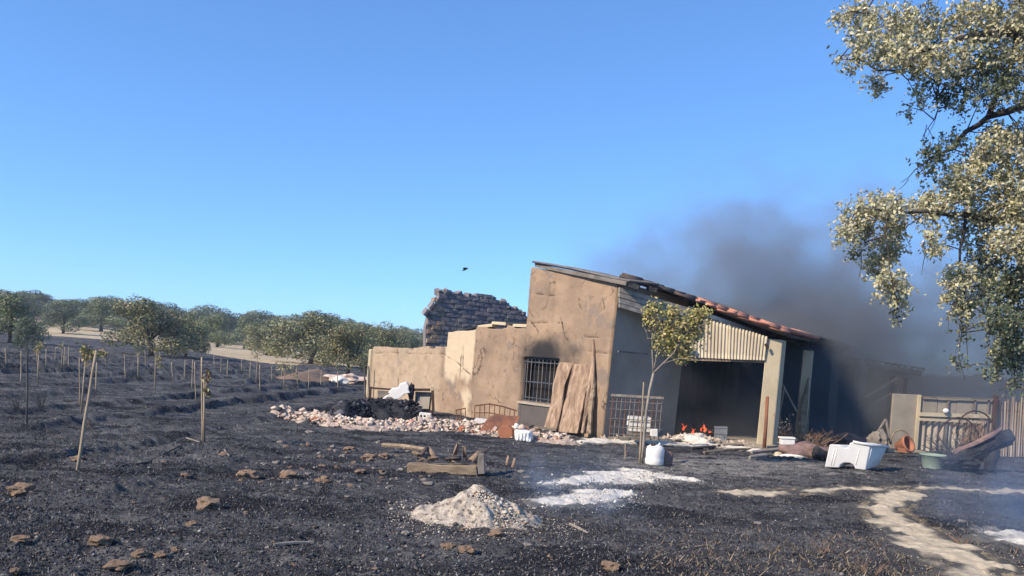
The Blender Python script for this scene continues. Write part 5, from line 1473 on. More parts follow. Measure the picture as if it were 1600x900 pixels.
scatter_bits("ash_flakes", 9000, ground_sampler(170, 330, -180, 140, dens=lambda x, y: np.clip(1.75 - np.hypot((x - hc.x) / .8, (y - hc.y - .15) / .62), 0, 1)), (.003, .012), 65, [(5, (.55, .48, .39)), (3, (.34, .28, .22)), (2, (.12, .11, .10))], kind="stuff", label="fine ash crumbs scattered round the foot of the ash heap", category="ash")
scatter_bits("sand_grains", 26000, ground_sampler(90, 390, 120, 860, dens=halo(lambda x, y: np.maximum(segdist(x, y, trk), segdist(x, y, trk2) - .2), .8)), (.003, .010), 66, [(5, (.46, .37, .25)), (3, (.30, .24, .17)), (3, (.08, .075, .07))], kind="stuff", label="loose sand and dark crumbs along the edges of the footpaths", category="sand")
def twmask(x, y): return sm(.12, .3, x / y) * sm(10, 7.5, y) * (.25 + .6 * (vnoise(x * 1.3, y * 1.3, 99) > .5)) + .01
scatter_bits("dry_stubble", 9000, ground_sampler(170, 390, 60, 860, dens=lambda x, y: twmask(x, y) * notrack(x, y)), (.02, .07), 63, [(4, (.25, .18, .11)), (3, (.12, .085, .06)), (2, (.36, .28, .18))], blades=True, kind="stuff",
             label="brownish half-burnt grass beside the sandy path", category="dry grass")
# dry stalk tufts standing up in the black ground
for i, (px, py, h, c_) in enumerate(((504, 772, .22, 'twigdark'), (1292, 862, .16, 'twig'), (1505, 850, .14, 'twig'), (140, 668, .2, 'wood'), (1360, 895, .14, 'twig'), (62, 640, .4, 'twigdark'), (24, 640, .4, 'twigdark'))):
    g_ = G(px, py); t = thing("dry_tuft", g_, ["tuft of dark stalks below the orange-brown clod", "dry brown weed tuft left of the sandy path", "dry weed tuft right of the sandy path", "short broken stick tuft right of the leaning stake", "dry tuft at the bottom beside the sandy path", "dark burnt weed left of the leaning stake", "dark burnt weed near the left edge"][i], "plant", "dry tufts")
    m = MB()
    for k in range(16):
        q = g_ + Vector((random.uniform(-.08, .08), random.uniform(-.05, .05), 0)); m.tube([q, q + Vector((random.uniform(-.12, .12), random.uniform(-.1, .1), h * random.uniform(.4, 1)))], [.004, .002], 3)
    m.build("stalks", M[c_], t, kind="stuff")
# fallen light stems on the ground
for i, (pts, lb) in enumerate((([(265, 692), (290, 688), (312, 693)], "bent pale stem lying at the foot of the stake with leaves"), ([(180, 732), (230, 722), (290, 700)], "long dark stem lying across the left field"),
                               ([(340, 707), (350, 704), (358, 711)], "small pale curved root in the field"), ([(890, 824), (905, 831), (918, 838)], "pale stick lying right of the ash heap"), ([(428, 855), (460, 852), (490, 850)], "thin pale stem lying flat in the central foreground"))):
    m = MB(); m.tube([gz(G(*p), .015) for p in pts], [.012, .014, .008], 5)
    m.build("stem", M['twigdark'] if i == 1 else M['palebark'], None, label=lb, category="stem")

# ================================================================ PLANTATION STAKES AND SAPLINGS
SK = [(120, 738, 150, 548, .019, "tall pale stake leaning right in the left foreground", 0), (42, 664, 43, 540, .015, "dark straight stake near the left edge", 1), (317, 690, 315, 558, .017, "pale straight stake with scorched leaves beside it", 0),
      (306, 628, 304, 565, .015, "nearer of two thin stakes left of the leafy stake", 0), (300, 606, 301, 562, .016, "farther of two thin stakes left of the leafy stake", 0), (125, 634, 124, 560, .014, "thin stake behind the tall leaning stake", 0),
      (196, 594, 194, 553, .016, "thin stake right of the leaning stake", 0), (33, 596, 33, 548, .018, "grey stake right behind the dark left stake", 0), (60, 586, 58, 552, .018, "stake between the two left-edge stakes and a leafy sapling", 0),
      (571, 622, 569, 572, .03, "left dark post at the end of the low wall", 1), (577, 624, 576, 572, .03, "right dark post at the end of the low wall", 1), (10, 572, 8, 545, .02, "faint stake at the very left edge", 0)]
for a_ in SK: stake(a_[0], a_[1], a_[2], a_[3], a_[4], a_[5], material=M['stake_dark'] if a_[6] else None, name="stake" if a_[0] not in (571, 577) else "post")
for i, (x, yb, yt) in enumerate(((86, 566, 542), (100, 570, 543), (107, 572, 541), (216, 578, 551), (270, 590, 566), (288, 592, 562), (345, 580, 560), (355, 588, 562), (377, 580, 561), (406, 612, 570), (482, 606, 576), (501, 604, 578), (425, 596, 572),
                                 (228, 570, 548), (165, 572, 548), (150, 610, 566), (72, 572, 545), (390, 590, 566), (465, 600, 574), (528, 606, 580), (335, 574, 556), (250, 572, 550), (440, 590, 569))):
    stake(x, yb, x + random.uniform(-2, 2), yt, .019, "thin pale stake far off in the burnt plantation", "far thin stakes in the burnt plantation")
SAPC = [(.34, .32, .12), (.42, .36, .17), (.24, .24, .10), (.30, .20, .10)]
def sapling(px, py, ptx, pty, blobs, label, seed, pal=SAPC, size=(.05, .10)):
    g_ = G(px, py); t = thing("sapling", g_, label, "sapling", "young saplings in the burnt plantation"); r = np.random.default_rng(seed)
    m = MB(); top = P(ptx, pty, g_.y); m.tube([g_ - Vector((0, 0, .05)), g_.lerp(top, .5), top], [.02, .016, .008], 5)
    C = []
    for (x, y, rx, ry, n) in blobs:
        for k in range(n):
            C.append(tuple(P(x + r.normal(0, .5) * rx, y + r.normal(0, .5) * ry, g_.y + r.normal(0, .5) * rx / F * g_.y)))
        m.tube([g_.lerp(top, .7), P(x, y, g_.y)], [.01, .004], 4)
    m.build("trunk", M['stake'], t, True)
    leaves("crown", np.array(C), size, pickcols(r, pal, len(C)), seed, M['farleaf'], t, kind="stuff")
sapling(127, 645, 135, 545, [(130, 545, 7, 9, 60), (143, 552, 12, 9, 110), (136, 558, 10, 6, 60), (160, 554, 10, 6, 50)], "leafy yellow sapling behind the tall leaning stake", 1)
sapling(59, 600, 61, 545, [(63, 540, 8, 8, 60), (58, 548, 6, 5, 30)], "thin-leaved sapling near the left edge", 2)
sapling(96, 575, 98, 538, [(96, 540, 5, 6, 30)], "very small sapling left of the leafy yellow one", 3)
sapling(242, 610, 243, 548, [(246, 545, 7, 7, 50), (246, 562, 6, 8, 50), (250, 572, 4, 4, 20)], "tall slender sapling in front of the big oak", 4)
sapling(444, 610, 444, 575, [(450, 576, 14, 9, 120), (438, 572, 8, 6, 50), (460, 584, 8, 6, 40)], "bushy little yellow sapling by the brown earth mound", 5)
sapling(319, 692, 319, 585, [(325, 582, 4, 6, 26), (325, 592, 6, 6, 34), (323, 612, 5, 8, 30)], "scorched sapling with few leaves beside the straight pale stake", 6, [(.42, .38, .16), (.08, .05, .04), (.05, .04, .035), (.3, .2, .1)])
sapling(400, 600, 402, 560, [(402, 556, 9, 7, 50)], "faint grey sapling beyond the leafy stake", 7, [(.14, .14, .10), (.2, .18, .12)])
sapling(216, 592, 215, 552, [(216, 552, 5, 5, 24)], "tiny sapling left of the tall slender one", 8)
# brown earth mound
gm_ = G(495, 592)
patch("earth_mound", lambda X, Y_: 1 - np.hypot((X - gm_.x) / 1.9, (Y_ - gm_.y) / 2.6), gm_.x - 6, gm_.x + 6, gm_.y - 6, gm_.y + 6, .25, M['mound_earth'], .55, rag=.3, freq=.5, seed=22,
      label="low reddish-brown earth mound beyond the saplings", category="mound")
lump("rubble_lump", G(545, 598) + Vector((0, 0, .1)), (.9, .5, .25), 8, M['rubble'], None, 3, .4, label="whitish rubble lump in the field left of the low wall", category="rubble")
lump("rubble_lump", G(531, 599) + Vector((0, 0, .1)), (.35, .3, .2), 9, M['whitesheet'], None, 2, .4, label="small white lump beside the whitish rubble in the field", category="rubble")

# ================================================================ FAR OAKS
def lobed_crown(seed, n_lobes, n_leaf, pal, flat=1.0, leaf=.027):
    r = np.random.default_rng(seed)
    cs = []
    for k in range(n_lobes):
        a_ = r.uniform(0, 6.283); q = r.uniform(0, .34) ** 1.0 if k else 0
        z = r.uniform(.34, .84) - q * .3 * flat
        cs.append((math.cos(a_) * q * 1.05, math.sin(a_) * q * 1.05, z, r.uniform(.11, .21)))
    for k in range(n_lobes // 2):
        a_ = 6.283 * k / (n_lobes // 2) + r.uniform(-.3, .3); cs.append((math.cos(a_) * .36, math.sin(a_) * .36, r.uniform(.16, .36), r.uniform(.13, .2)))
    cs = np.array(cs); w = cs[:, 3] ** 2; w /= w.sum()
    ci = r.choice(len(cs), n_leaf, p=w)
    d = r.normal(0, 1, (n_leaf, 3)); d /= np.linalg.norm(d, axis=1, keepdims=True)
    rad = cs[ci, 3][:, None] * (1 - np.abs(r.normal(0, .16, (n_leaf, 1)))) * (1 + .18 * r.normal(0, 1, (n_leaf, 1)) * (r.random((n_leaf, 1)) < .3))
    C = cs[ci, :3] + d * rad * np.array([1, 1, .85])
    nn = d + r.normal(0, .55, d.shape); nn /= np.linalg.norm(nn, axis=1, keepdims=True)
    a = np.cross(nn, r.normal(0, 1, d.shape)); a /= np.linalg.norm(a, axis=1, keepdims=True); b = np.cross(nn, a)
    s = r.uniform(leaf * .6, leaf * 1.3, (n_leaf, 1))
    V = np.stack([C - a * s * .5, C + b * s * .4, C + a * s * .5, C - b * s * .4], 1).reshape(-1, 3)
    lt_ = r.uniform(.75, 1.25, len(cs))
    cols = pickcols(r, pal, n_leaf) * lt_[ci][:, None]
    me_o = mk("crown", V, np.arange(n_leaf * 4).reshape(-1, 4), M['farleaf'], None, False, cols=dict(Col=np.repeat(cols, 4, 0)))
    me = me_o.data; bpy.data.objects.remove(me_o)
    m = MB(); rr_ = random.Random(seed)
    lean = rr_.uniform(-.05, .05)
    m.tube([(0, 0, -.03), (lean * .3, 0, .12), (lean, 0, .26)], [.035, .026, .022], 7)
    for k in range(6):
        c_ = cs[k]; m.tube([(lean, 0, .24), (c_[0] * .5, c_[1] * .5, .36), (c_[0], c_[1], c_[2])], [.018, .012, .004], 5)
    to = m.build("trunk", M['oakbark'], None, True); tm = to.data; bpy.data.objects.remove(to)
    return me, tm
GRN = [(.15, .19, .085), (.20, .22, .10), (.12, .155, .07), (.25, .25, .13)]
OLV = [(.19, .20, .09), (.24, .23, .11), (.14, .16, .075), (.28, .25, .13)]
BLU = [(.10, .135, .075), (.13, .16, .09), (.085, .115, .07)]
SCO = [(.19, .19, .09), (.28, .21, .10), (.23, .22, .10), (.14, .16, .07)]
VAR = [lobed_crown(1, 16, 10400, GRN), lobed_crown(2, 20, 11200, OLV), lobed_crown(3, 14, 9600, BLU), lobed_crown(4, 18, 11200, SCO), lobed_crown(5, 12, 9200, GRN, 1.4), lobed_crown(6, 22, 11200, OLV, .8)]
def oak(px, top, Y, wpx, var, label, group=None, dz=0):
    u, v = ray(px, 560); x = u * Y
    g_ = Vector((x, Y, float(gh(x, Y, False)) + dz))
    h = P(px, top, Y).z - g_.z
    w = wpx / F * Y
    t = thing("oak_tree", g_, label, "tree", group, rotz=random.uniform(0, 6.28))
    t.scale = (w * 1.12, w * 1.12, h * 1.02)
    for nm, me in (("crown", VAR[var][0]), ("trunk", VAR[var][1])):
        o = bpy.data.objects.new(nm, me); col.objects.link(o); o.parent = t
        if nm == "crown": o["kind"] = "stuff"
GRP = "holm oaks beyond the burnt field"
for a_ in ((236, 460, 57, 125, 3, "biggest round oak standing in the burnt field at the left"), (290, 484, 62, 66, 1, "darker oak touching the right side of the biggest round oak"),
           (14, 452, 62, 100, 0, "dark bushy oak cut by the left edge of the picture"), (40, 490, 48, 40, 2, "low grey-green bush oak right of the left-edge oak"),
           (96, 466, 105, 64, 2, "dark umbrella-shaped oak standing on the dry straw strip"), (155, 462, 130, 84, 0, "broad green oak between the umbrella oak and biggest oak"),
           (338, 487, 115, 70, 0, "oak right of the biggest oak above the straw slope"), (416, 492, 92, 66, 1, "grey-green oak with clear trunk on the straw slope"),
           (485, 478, 70, 128, 1, "wide spreading grey-green oak in the centre left"), (545, 500, 46, 92, 3, "olive-brown oak with double trunk left of the low wall"),
           (600, 502, 60, 66, 5, "yellowish oak directly behind the end of the low wall"), (560, 500, 90, 60, 0, "green oak behind the double-trunk oak"),
           (380, 490, 130, 56, 4, "small oak between the straw-slope oaks"), (637, 516, 75, 50, 2, "low bluish oak beside the ruined wall")):
    oak(*a_[:5], a_[5], GRP)
prf = [(-40, 450), (0, 455), (50, 462), (100, 468), (150, 467), (190, 472), (300, 486), (340, 486), (400, 494), (450, 492), (480, 484), (510, 494), (560, 504), (600, 506), (650, 517), (700, 522)]
TPL = ["beyond the left edge", "behind the bushy oak at the left edge", "left of the umbrella-shaped oak", "behind the umbrella-shaped oak", "behind the broad green oak", "left behind the biggest round oak", "right behind the biggest round oak",
       "above the straw slope near the leafy stake", "behind the small straw-slope oaks", "behind the wide spreading oak", "above the brown mound", "behind the double-trunk oak", "left of the ruined wall"]
for i, x in enumerate(range(-60, 700, 15)):
    Y_ = random.uniform(150, 215) if x < 260 else random.uniform(160, 260)
    tp = float(np.interp(x, [p[0] for p in prf], [p[1] for p in prf])) + random.uniform(-12, 8)
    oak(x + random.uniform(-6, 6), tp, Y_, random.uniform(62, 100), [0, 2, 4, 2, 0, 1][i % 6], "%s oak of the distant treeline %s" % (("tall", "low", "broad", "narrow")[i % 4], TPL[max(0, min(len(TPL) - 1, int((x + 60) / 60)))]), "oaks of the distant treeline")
for i, x in enumerate(range(580, 1760, 38)):
    Y_ = random.uniform(380, 460); h0 = 516 + (x - 600) * .07
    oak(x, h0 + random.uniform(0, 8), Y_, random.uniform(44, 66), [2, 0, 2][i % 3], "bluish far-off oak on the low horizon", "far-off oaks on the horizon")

# ================================================================ BIG OAK at the right, its trunk outside the frame
bt = thing("holm_oak", Vector((8.4, 9.6, 0)), "near holm oak with pale dry leaves hanging into the right side", "tree")
OY = 9.0
def O(x, y, d=0): return P(x, y, OY + d)
m = MB()
T0 = Vector((8.4, 9.6, -.1)); T1 = Vector((8.3, 9.7, 2.2)); T2 = Vector((8.0, 9.6, 4.2)); T3 = Vector((7.6, 9.8, 6.3))
def curve_pts(pts, n=5, j=.0, seed=1):
    r_ = random.Random(seed); out = []
    for i in range(len(pts) - 1):
        p0 = pts[max(i - 1, 0)]; p1 = pts[i]; p2 = pts[i + 1]; p3 = pts[min(i + 2, len(pts) - 1)]
        for k in range(n):
            t = k / n; t2 = t * t; t3 = t2 * t
            q = .5 * ((2 * p1) + (p2 - p0) * t + (2 * p0 - 5 * p1 + 4 * p2 - p3) * t2 + (3 * p1 - p0 - 3 * p2 + p3) * t3)
            out.append(q + Vector((r_.uniform(-j, j), r_.uniform(-j, j), r_.uniform(-j, j))))
    return out + [pts[-1]]
tp_ = curve_pts([T0, T0 + Vector((-.12, .05, .9)), T1, T2, T3, T3 + Vector((-.1, .2, 1.2))], 6, .015)
m.tube(tp_, [.46 * (1 - .85 * i / (len(tp_) - 1)) + (.16 if i < 2 else 0) for i in range(len(tp_))], 22)
m.V = [v + mn.noise_vector(v * 2.2) * .05 + mn.noise_vector(Vector((v.x * 14, v.y * 14, v.z * 3))) * .03 for v in m.V]
m.build("trunk", M['oakbark'], bt, True)
for si, (a_, b_, c_) in enumerate(((T1, Vector((9.2, 9.2, 3.4)), Vector((10.2, 8.6, 4.4))), (T2, Vector((9.0, 10.4, 5.2)), Vector((9.8, 11.4, 6.0))), (T3, Vector((8.6, 9.0, 7.2)), Vector((9.6, 8.6, 7.9))), (T2, Vector((7.9, 8.6, 5.0)), Vector((8.0, 7.6, 5.6))))):
    m = MB(); q = curve_pts([a_, b_, c_], 6, .03, si); m.tube(q, [.15 * (1 - .9 * i / (len(q) - 1)) for i in range(len(q))], 9); m.build("branch", M['oakbark'], bt, True)
limbs = [([T2, O(1640, 150, .3), O(1590, 168, .2), O(1545, 182, .1), O(1510, 205, 0), O(1488, 232, 0), O(1462, 240, -.1), O(1430, 265, -.1), O(1408, 285, -.1)], [.16, .06, .045, .035, .028, .020, .012, .006, .003]),
         ([T3, O(1640, 40, 0), O(1570, 52, 0), O(1500, 60, -.2), O(1440, 80, -.2), O(1405, 112, -.2), O(1370, 110, -.2), O(1340, 90, -.2), O(1312, 92, -.3)], [.12, .05, .04, .03, .022, .016, .011, .007, .003]),
         ([T2, O(1650, 330, .5), O(1580, 345, .3), O(1510, 335, 0), O(1450, 330, -.1), O(1390, 330, -.2), O(1345, 325, -.2)], [.14, .05, .04, .03, .02, .012, .004]),
         ([T1, O(1660, 430, .6), O(1600, 430, .5), O(1560, 450, .4), O(1555, 500, .3), O(1580, 560, .2), O(1586, 600, .2)], [.14, .05, .035, .028, .02, .01, .003]),
         ([O(1590, 60), O(1600, 10, .2), O(1560, -30, .2), O(1450, -40, .2), O(1370, -10, .1), O(1345, 20, 0)], [.04, .035, .03, .02, .012, .005]),
         ([O(1545, 182, .1), O(1575, 120, .3), O(1590, 60, .4)], [.035, .03, .02]),
         ([O(1390, 330, -.2), O(1382, 370, -.2), O(1390, 420, -.2), O(1402, 475, -.2)], [.012, .009, .006, .002]),
         ([O(1510, 335), O(1500, 390, .1), O(1508, 450, .1), O(1503, 520, .1), O(1498, 560, .1), O(1508, 592, .1)], [.02, .014, .01, .006, .004, .002]),
         ([O(1468, 130, 0), O(1466, 170, 0), O(1450, 200, 0), O(1440, 222, 0)], [.008, .006, .004, .002]), ([O(1450, 200, 0), O(1458, 215), O(1455, 232, 0)], [.004, .003, .0015])]
allp = []
for pts, rad in limbs:
    # add a little wander between the points
    if pts[0] in (T1, T2, T3): pts = [pts[0], pts[0].lerp(pts[1], .45) + Vector((0, 0, .28))] + pts[1:]; rad = [rad[0], rad[0] * .6] + rad[1:]
    q = [pts[0]]; rr_ = [rad[0]]
    for i in range(len(pts) - 1):
        mid = pts[i].lerp(pts[i + 1], .5); j = (pts[i + 1] - pts[i]).length * .07
        if i or pts[0] not in (T1, T2, T3): mid += Vector((random.uniform(-j, j), random.uniform(-j, j), random.uniform(-j, j)))
        q += [mid, pts[i + 1]]; rr_ += [(rad[i] + rad[i + 1]) / 2, rad[i + 1]]
    mm = MB(); mm.tube(q, rr_, 7); mm.build("branch", M['oakbark'], bt, True)
    allp += q[1:]
AP = np.array([tuple(p) for p in allp])
#        x     y    rx  ry   n    tone (0 pale dry, painted as lit .. 1 dark green, painted as shaded)  depth
CL = [(1343, 22, 30, 24, 300, .2), (1392, 35, 40, 34, 480, .15), (1450, 40, 46, 40, 560, .3), (1520, 30, 44, 36, 560, .1), (1575, 40, 40, 40, 560, .15), (1600, 90, 30, 40, 350, .3),
      (1352, 55, 18, 18, 90, .2), (1388, 82, 36, 22, 340, .1), (1432, 84, 36, 24, 360, .25), (1312, 26, 12, 8, 50, .3), (1308, 92, 8, 8, 24, .5), (1345, 75, 14, 26, 120, .2), (1330, 100, 8, 10, 40, .4), (1366, 132, 18, 16, 110, .35),
      (1480, 92, 40, 26, 360, .3), (1540, 80, 40, 30, 400, .5), (1556, 112, 34, 26, 280, .75), (1500, 122, 40, 20, 230, .6), (1448, 118, 30, 18, 140, .55), (1478, 148, 30, 16, 130, .8), (1432, 150, 14, 18, 60, .3), (1540, 146, 34, 20, 190, .85), (1590, 140, 24, 26, 170, .8),
      (1422, 168, 10, 8, 20, .5), (1500, 172, 22, 10, 40, .9), (1560, 196, 24, 8, 50, .7), (1462, 240, 24, 18, 150, .95), (1448, 262, 16, 14, 70, .95), (1490, 218, 22, 14, 90, .9),
      (1558, 222, 40, 22, 380, .05), (1592, 215, 26, 24, 260, .05), (1535, 262, 46, 32, 620, .08), (1590, 275, 36, 40, 560, .05), (1498, 292, 36, 28, 440, .1), (1550, 318, 50, 34, 700, .1), (1596, 340, 34, 36, 500, .1),
      (1470, 318, 30, 24, 300, .12), (1520, 358, 44, 28, 420, .25), (1580, 378, 40, 26, 400, .12), (1440, 322, 24, 20, 190, .15), (1398, 322, 26, 18, 230, .08), (1362, 322, 28, 22, 270, .1), (1336, 340, 26, 22, 280, .1),
      (1320, 362, 18, 18, 140, .15), (1348, 368, 20, 14, 100, .5), (1332, 392, 14, 10, 40, .6), (1395, 352, 22, 18, 240, .05), (1388, 385, 26, 22, 300, .05), (1372, 412, 22, 22, 240, .05), (1388, 440, 26, 22, 260, .08), (1400, 465, 12, 16, 90, .25), (1402, 486, 9, 10, 45, .6),
      (1456, 368, 14, 14, 90, .1), (1462, 388, 13, 12, 90, .05), (1412, 440, 10, 14, 40, .1), (1545, 400, 40, 22, 280, .45), (1595, 420, 26, 30, 240, .6), (1498, 430, 26, 22, 260, .08), (1492, 458, 22, 22, 210, .12), (1508, 476, 24, 18, 190, .3),
      (1535, 440, 24, 30, 200, .5), (1565, 450, 30, 32, 280, .75), (1592, 470, 24, 36, 260, .8), (1560, 500, 24, 28, 260, .85), (1590, 520, 24, 30, 240, .8), (1570, 545, 24, 26, 260, .6), (1592, 560, 20, 22, 160, .7),
      (1556, 572, 13, 16, 100, .85), (1590, 590, 10, 14, 50, .8), (1503, 515, 8, 20, 40, .6), (1498, 560, 8, 20, 30, .7), (1620, 20, 40, 60, 500, .3), (1630, 250, 40, 90, 600, .2), (1640, 400, 40, 80, 500, .5),
      (1690, 40, 60, 60, 600, .2), (1690, 160, 60, 60, 600, .4), (1700, 290, 60, 70, 700, .3), (1720, 420, 60, 60, 500, .5), (1790, 60, 60, 70, 700, .2), (1800, 200, 60, 70, 700, .3), (1820, 340, 60, 70, 600, .3), (1880, 120, 70, 80, 700, .3), (1900, 270, 70, 80, 700, .3),
      (1700, -60, 80, 50, 800, .2), (1820, -60, 90, 60, 800, .2), (1600, -50, 80, 40, 700, .2), (1480, -40, 70, 30, 500, .2), (1920, -20, 70, 70, 600, .2), (1760, -160, 110, 60, 900, .2), (1890, 400, 60, 60, 500, .4)]
PALE = np.array([(.66, .58, .33), (.58, .54, .30), (.70, .64, .43), (.42, .42, .23), (.58, .53, .38)])
DARK = np.array([(.12, .15, .08), (.09, .12, .065), (.16, .18, .10), (.19, .20, .13)])
r = np.random.default_rng(44)
CC = []; CO = []; tw = MB()
for (x, y, rx, ry, n, tone) in CL:
    n = int(n * 2.4); dd = r.normal(0, .25)
    ctr = O(x, y, dd)
    # short twiglets inside the cluster; leaves sit along them
    nt = max(3, n // 9); k = 0
    near = AP[np.argmin(((AP - np.array(ctr)) ** 2).sum(1))]
    if (Vector(near) - ctr).length < 1.6:
        tw.tube([Vector(near), Vector(near).lerp(ctr, .5) + Vector((0, 0, .04)), ctr], [.008, .006, .003], 4)
    for t in range(nt):
        ang = r.uniform(0, 6.28); q = r.random() ** .6
        o0 = O(x + math.cos(ang) * q * rx * .95, y + math.sin(ang) * q * ry * .95, dd + r.normal(0, .5) * (rx + ry) / 2 / F * OY)
        L_ = r.uniform(.08, .2); dr_ = Vector((r.normal(), r.normal(), r.normal() - .6)).normalized() * L_
        if t % 3 == 0: tw.tube([o0.lerp(ctr, .35), o0, o0 + dr_], [.004, .003, .0012], 3)
        for j in range(max(1, n // nt)):
            p = o0 + dr_ * r.random() + Vector((r.normal(), r.normal(), r.normal())) * .022
            CC.append(tuple(p)); tt = tone + r.normal(0, .18)
            c_ = PALE[r.integers(5)] if tt < .42 else (DARK[r.integers(4)] if tt > .6 else (PALE[r.integers(5)] * .45 + DARK[r.integers(4)] * .55))
            CO.append(c_ * r.uniform(.7, 1.25))
# dangling bare twigs
for (x0, y0, x1, y1) in ((1466, 170, 1448, 215), (1448, 195, 1440, 235), (1500, 500, 1490, 560), (1510, 520, 1512, 580), (1498, 560, 1508, 595), (1490, 470, 1482, 520), (1345, 385, 1340, 440), (1375, 330, 1350, 380), (1420, 280, 1400, 300), (1520, 130, 1518, 170), (1505, 140, 1500, 190), (1590, 560, 1586, 615), (1445, 400, 1440, 430), (1410, 330, 1425, 400), (1588, 530, 1560, 590)):
    a_ = O(x0, y0); b_ = O(x1, y1); tw.tube([a_, a_.lerp(b_, .5) + Vector((random.uniform(-.03, .03), 0, 0)), b_], [.005, .0035, .0015], 4)
tw.build("twigs", M['oakbark'], bt, kind="stuff")
leaves("leaves", np.array(CC), (.030, .060), np.array(CO), 9, M['leaf'], bt, aspect=.62, kind="stuff")
print("oak leaves", len(CC))

# ================================================================ SMOKE
def smoke_mat(name, build, color, aniso=.1):
    m = bpy.data.materials.new(name); m.use_nodes = True
    nt = m.node_tree; N = nt.nodes; L = nt.links
    for n in list(N): N.remove(n)
    out = N.new("ShaderNodeOutputMaterial"); pv = N.new("ShaderNodeVolumePrincipled")
    pv.inputs["Color"].default_value = (*color, 1); pv.inputs["Anisotropy"].default_value = aniso
    L.new(pv.outputs[0], out.inputs["Volume"])
    tc = N.new("ShaderNodeTexCoord"); sx = N.new("ShaderNodeSeparateXYZ"); L.new(tc.outputs["Object"], sx.inputs[0])
    class E:
        def __init__(s, o): s.o = o
        def _b(s, op, b, rev=False):
            x = N.new("ShaderNodeMath"); x.operation = op
            for i, q in enumerate((b, s) if rev else (s, b)):
                if isinstance(q, E): L.new(q.o, x.inputs[i])
                else: x.inputs[i].default_value = q
            return E(x.outputs[0])
        def __add__(s, b): return s._b('ADD', b)
        __radd__ = __add__
        def __mul__(s, b): return s._b('MULTIPLY', b)
        __rmul__ = __mul__
        def __sub__(s, b): return s._b('SUBTRACT', b)
        def __rsub__(s, b): return s._b('SUBTRACT', b, True)
        def mx(s, b): return s._b('MAXIMUM', b)
        def sm(s, a, b, c=0., d=1.):
            r_ = N.new("ShaderNodeMapRange"); r_.interpolation_type = 'SMOOTHSTEP'
            L.new(s.o, r_.inputs[0]); r_.inputs[1].default_value = a; r_.inputs[2].default_value = b; r_.inputs[3].default_value = c; r_.inputs[4].default_value = d
            return E(r_.outputs[0])
    def noise(sc, det, st=(1, 1, 1), off=0, dist=.4):
        mp = N.new("ShaderNodeMapping"); mp.inputs["Scale"].default_value = st; mp.inputs["Location"].default_value = (off, off * .7, 0)
        L.new(tc.outputs["Object"], mp.inputs[0])
        n = N.new("ShaderNodeTexNoise"); n.inputs["Scale"].default_value = sc; n.inputs["Detail"].default_value = det; n.inputs["Distortion"].default_value = dist
        L.new(mp.outputs[0], n.inputs["Vector"]); return E(n.outputs[0])
    d = build(E(sx.outputs[0]), E(sx.outputs[1]), E(sx.outputs[2]), noise)
    L.new(d.o, pv.inputs["Density"])
    return m
def smoke_box(lo, hi, material, label):
    x0, y0, z0 = lo; x1, y1, z1 = hi
    m = MB(); m.hexa([(x0, y0, z0), (x1, y0, z0), (x1, y1, z0), (x0, y1, z0), (x0, y0, z1), (x1, y0, z1), (x1, y1, z1), (x0, y1, z1)])
    return m.build("smoke", material, None, kind="stuff", label=label, category="smoke")
def plume(x, y, z, noise):
    n = noise(.30, 4, (1, .8, 1.1)); n2 = noise(.8, 4, (1, .8, 1.1), 7)
    n3 = noise(1.9, 3, (1, .9, 1.1), 3)
    zt = z + (n - .5) * -8.0 + (n2 - .5) * -4.0 + (n3 - .5) * -1.8
    top = x.sm(.5, 7.0, 4.9, 6.7) - x.sm(9.5, 14, 0., .9)
    e = zt - top
    base = e.sm(1.4, -2.2) * x.sm(1.2, 8.0, .34, 1.0)
    ends = y.sm(20.2, 22.5) * y.sm(31, 28) * x.sm(24.5, 20) * x.sm(.6, 2.6)
    yv = y - (x * .9 + 13.0)
    core = x.sm(5.2, 8.5) * x.sm(13.5, 9.8) * z.sm(5.0, 3.0) * n.sm(.32, .60) * yv.sm(-1.5, .5)
    return (base * .30 * (n2.sm(.3, .6) * .8 + .4) + core * .75 * (n2.sm(.35, .6) * .8 + .3)) * ends
smoke_box((.5, 20.1, .02), (25, 31.5, 9), smoke_mat("smoke", plume, (.53, .56, .60)), "dark grey smoke cloud rolling from the shed roof to the right edge")
def inner(x, y, z, noise):
    n = noise(.9, 3)
    return (n.sm(.34, .66) * .5 + .12) * (x.sm(5.0, 3.4) * 1.0 + .30) * y.sm(18.9, 19.6)
smoke_box((2.7, 19.15, .09), (6.4, 20.6, 3.2), smoke_mat("smoke_inside", inner, (.58, .58, .57)), "grey smoke hanging inside the open shed")
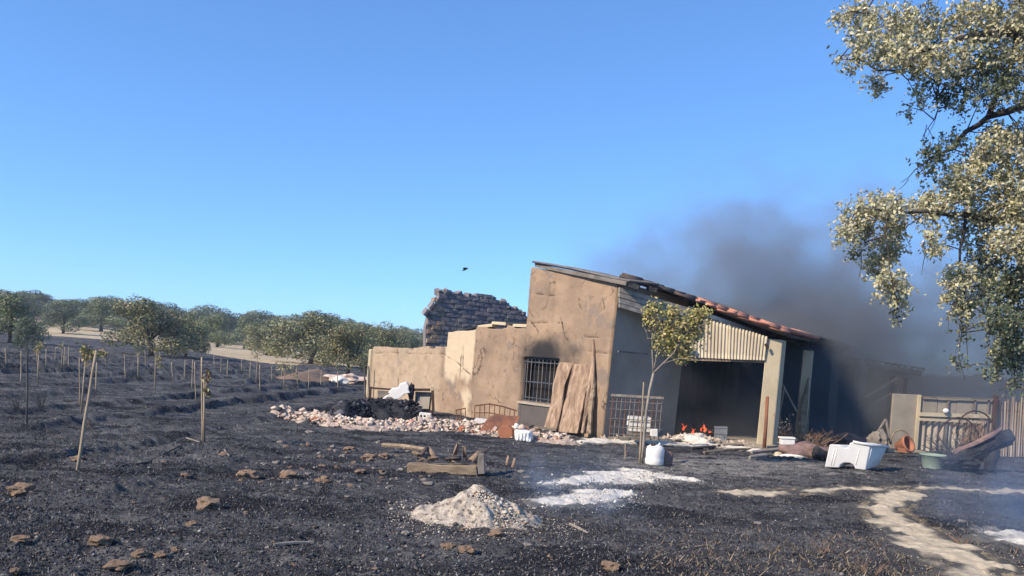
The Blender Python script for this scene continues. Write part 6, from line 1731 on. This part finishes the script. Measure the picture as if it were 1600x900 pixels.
def wisp1(x, y, z, noise):
    n = noise(2.2, 3)
    return n.sm(.42, .7) * z.sm(.75, .0) * x.sm(.0, .5) * x.sm(2.2, 1.1) * y.sm(7.7, 8.6) * y.sm(11.4, 10.2) * .5 * x.sm(1.9, .9)
w0 = G(830, 775)
smoke_box((-.05, 7.6, .0), (2.3, 11.5, .8), smoke_mat("smoke_wisp", wisp1, (.55, .72, .95)), "thin bluish wisp of smoke drifting behind the ash heap")
def wisp2(x, y, z, noise):
    n = noise(1.4, 3, (1, 1, .5))
    return n.sm(.38, .68) * x.sm(5.0, 5.8) * x.sm(8.4, 7.4) * y.sm(8.0, 8.8) * y.sm(11.4, 10.4) * z.sm(1.9, .4) * .5
smoke_box((4.9, 7.9, .0), (8.5, 11.5, 2.0), smoke_mat("smoke_wisp_right", wisp2, (.50, .66, .92)), "bluish smoke rising from the ash at the right edge")

# ================================================================ BIRD
bp = P(727, 421, 40.0)
bd = thing("bird", bp, "tiny dark bird in flight above the ruined wall", "bird")
m = MB(); m.tube([bp + Vector((-.17, 0, -.09)), bp + Vector((-.07, 0, -.035)), bp, bp + Vector((.1, 0, .06)), bp + Vector((.15, 0, .09))], [.01, .035, .045, .035, .012], 7); m.build("body", M['bird'], bd, True)
for s_ in (-1, 1):
    m = MB(); q = [bp + Vector((.05, 0, .03)), bp + Vector((-.05, 0, -.02)), bp + Vector((-.12, s_ * .28, .02)), bp + Vector((.04, s_ * .22, .08))]
    m.prism(q, (0, 0, .012)); m.build("wing", M['bird'], bd)

# ================================================================ HAZE of drifting smoke over the land
m = MB(); m.box((0, -60, 14.2), (7800, 9600, 31.6))
hz = bpy.data.materials.new("haze"); hz.use_nodes = True
for n in list(hz.node_tree.nodes): hz.node_tree.nodes.remove(n)
pv = hz.node_tree.nodes.new("ShaderNodeVolumePrincipled"); ho = hz.node_tree.nodes.new("ShaderNodeOutputMaterial")
pv.inputs["Color"].default_value = (.80, .87, .96, 1); pv.inputs["Density"].default_value = .0006
hz.node_tree.links.new(pv.outputs[0], ho.inputs["Volume"])
m.build("haze", hz, None, kind="stuff", label="thin pale smoke haze over the whole landscape", category="haze")
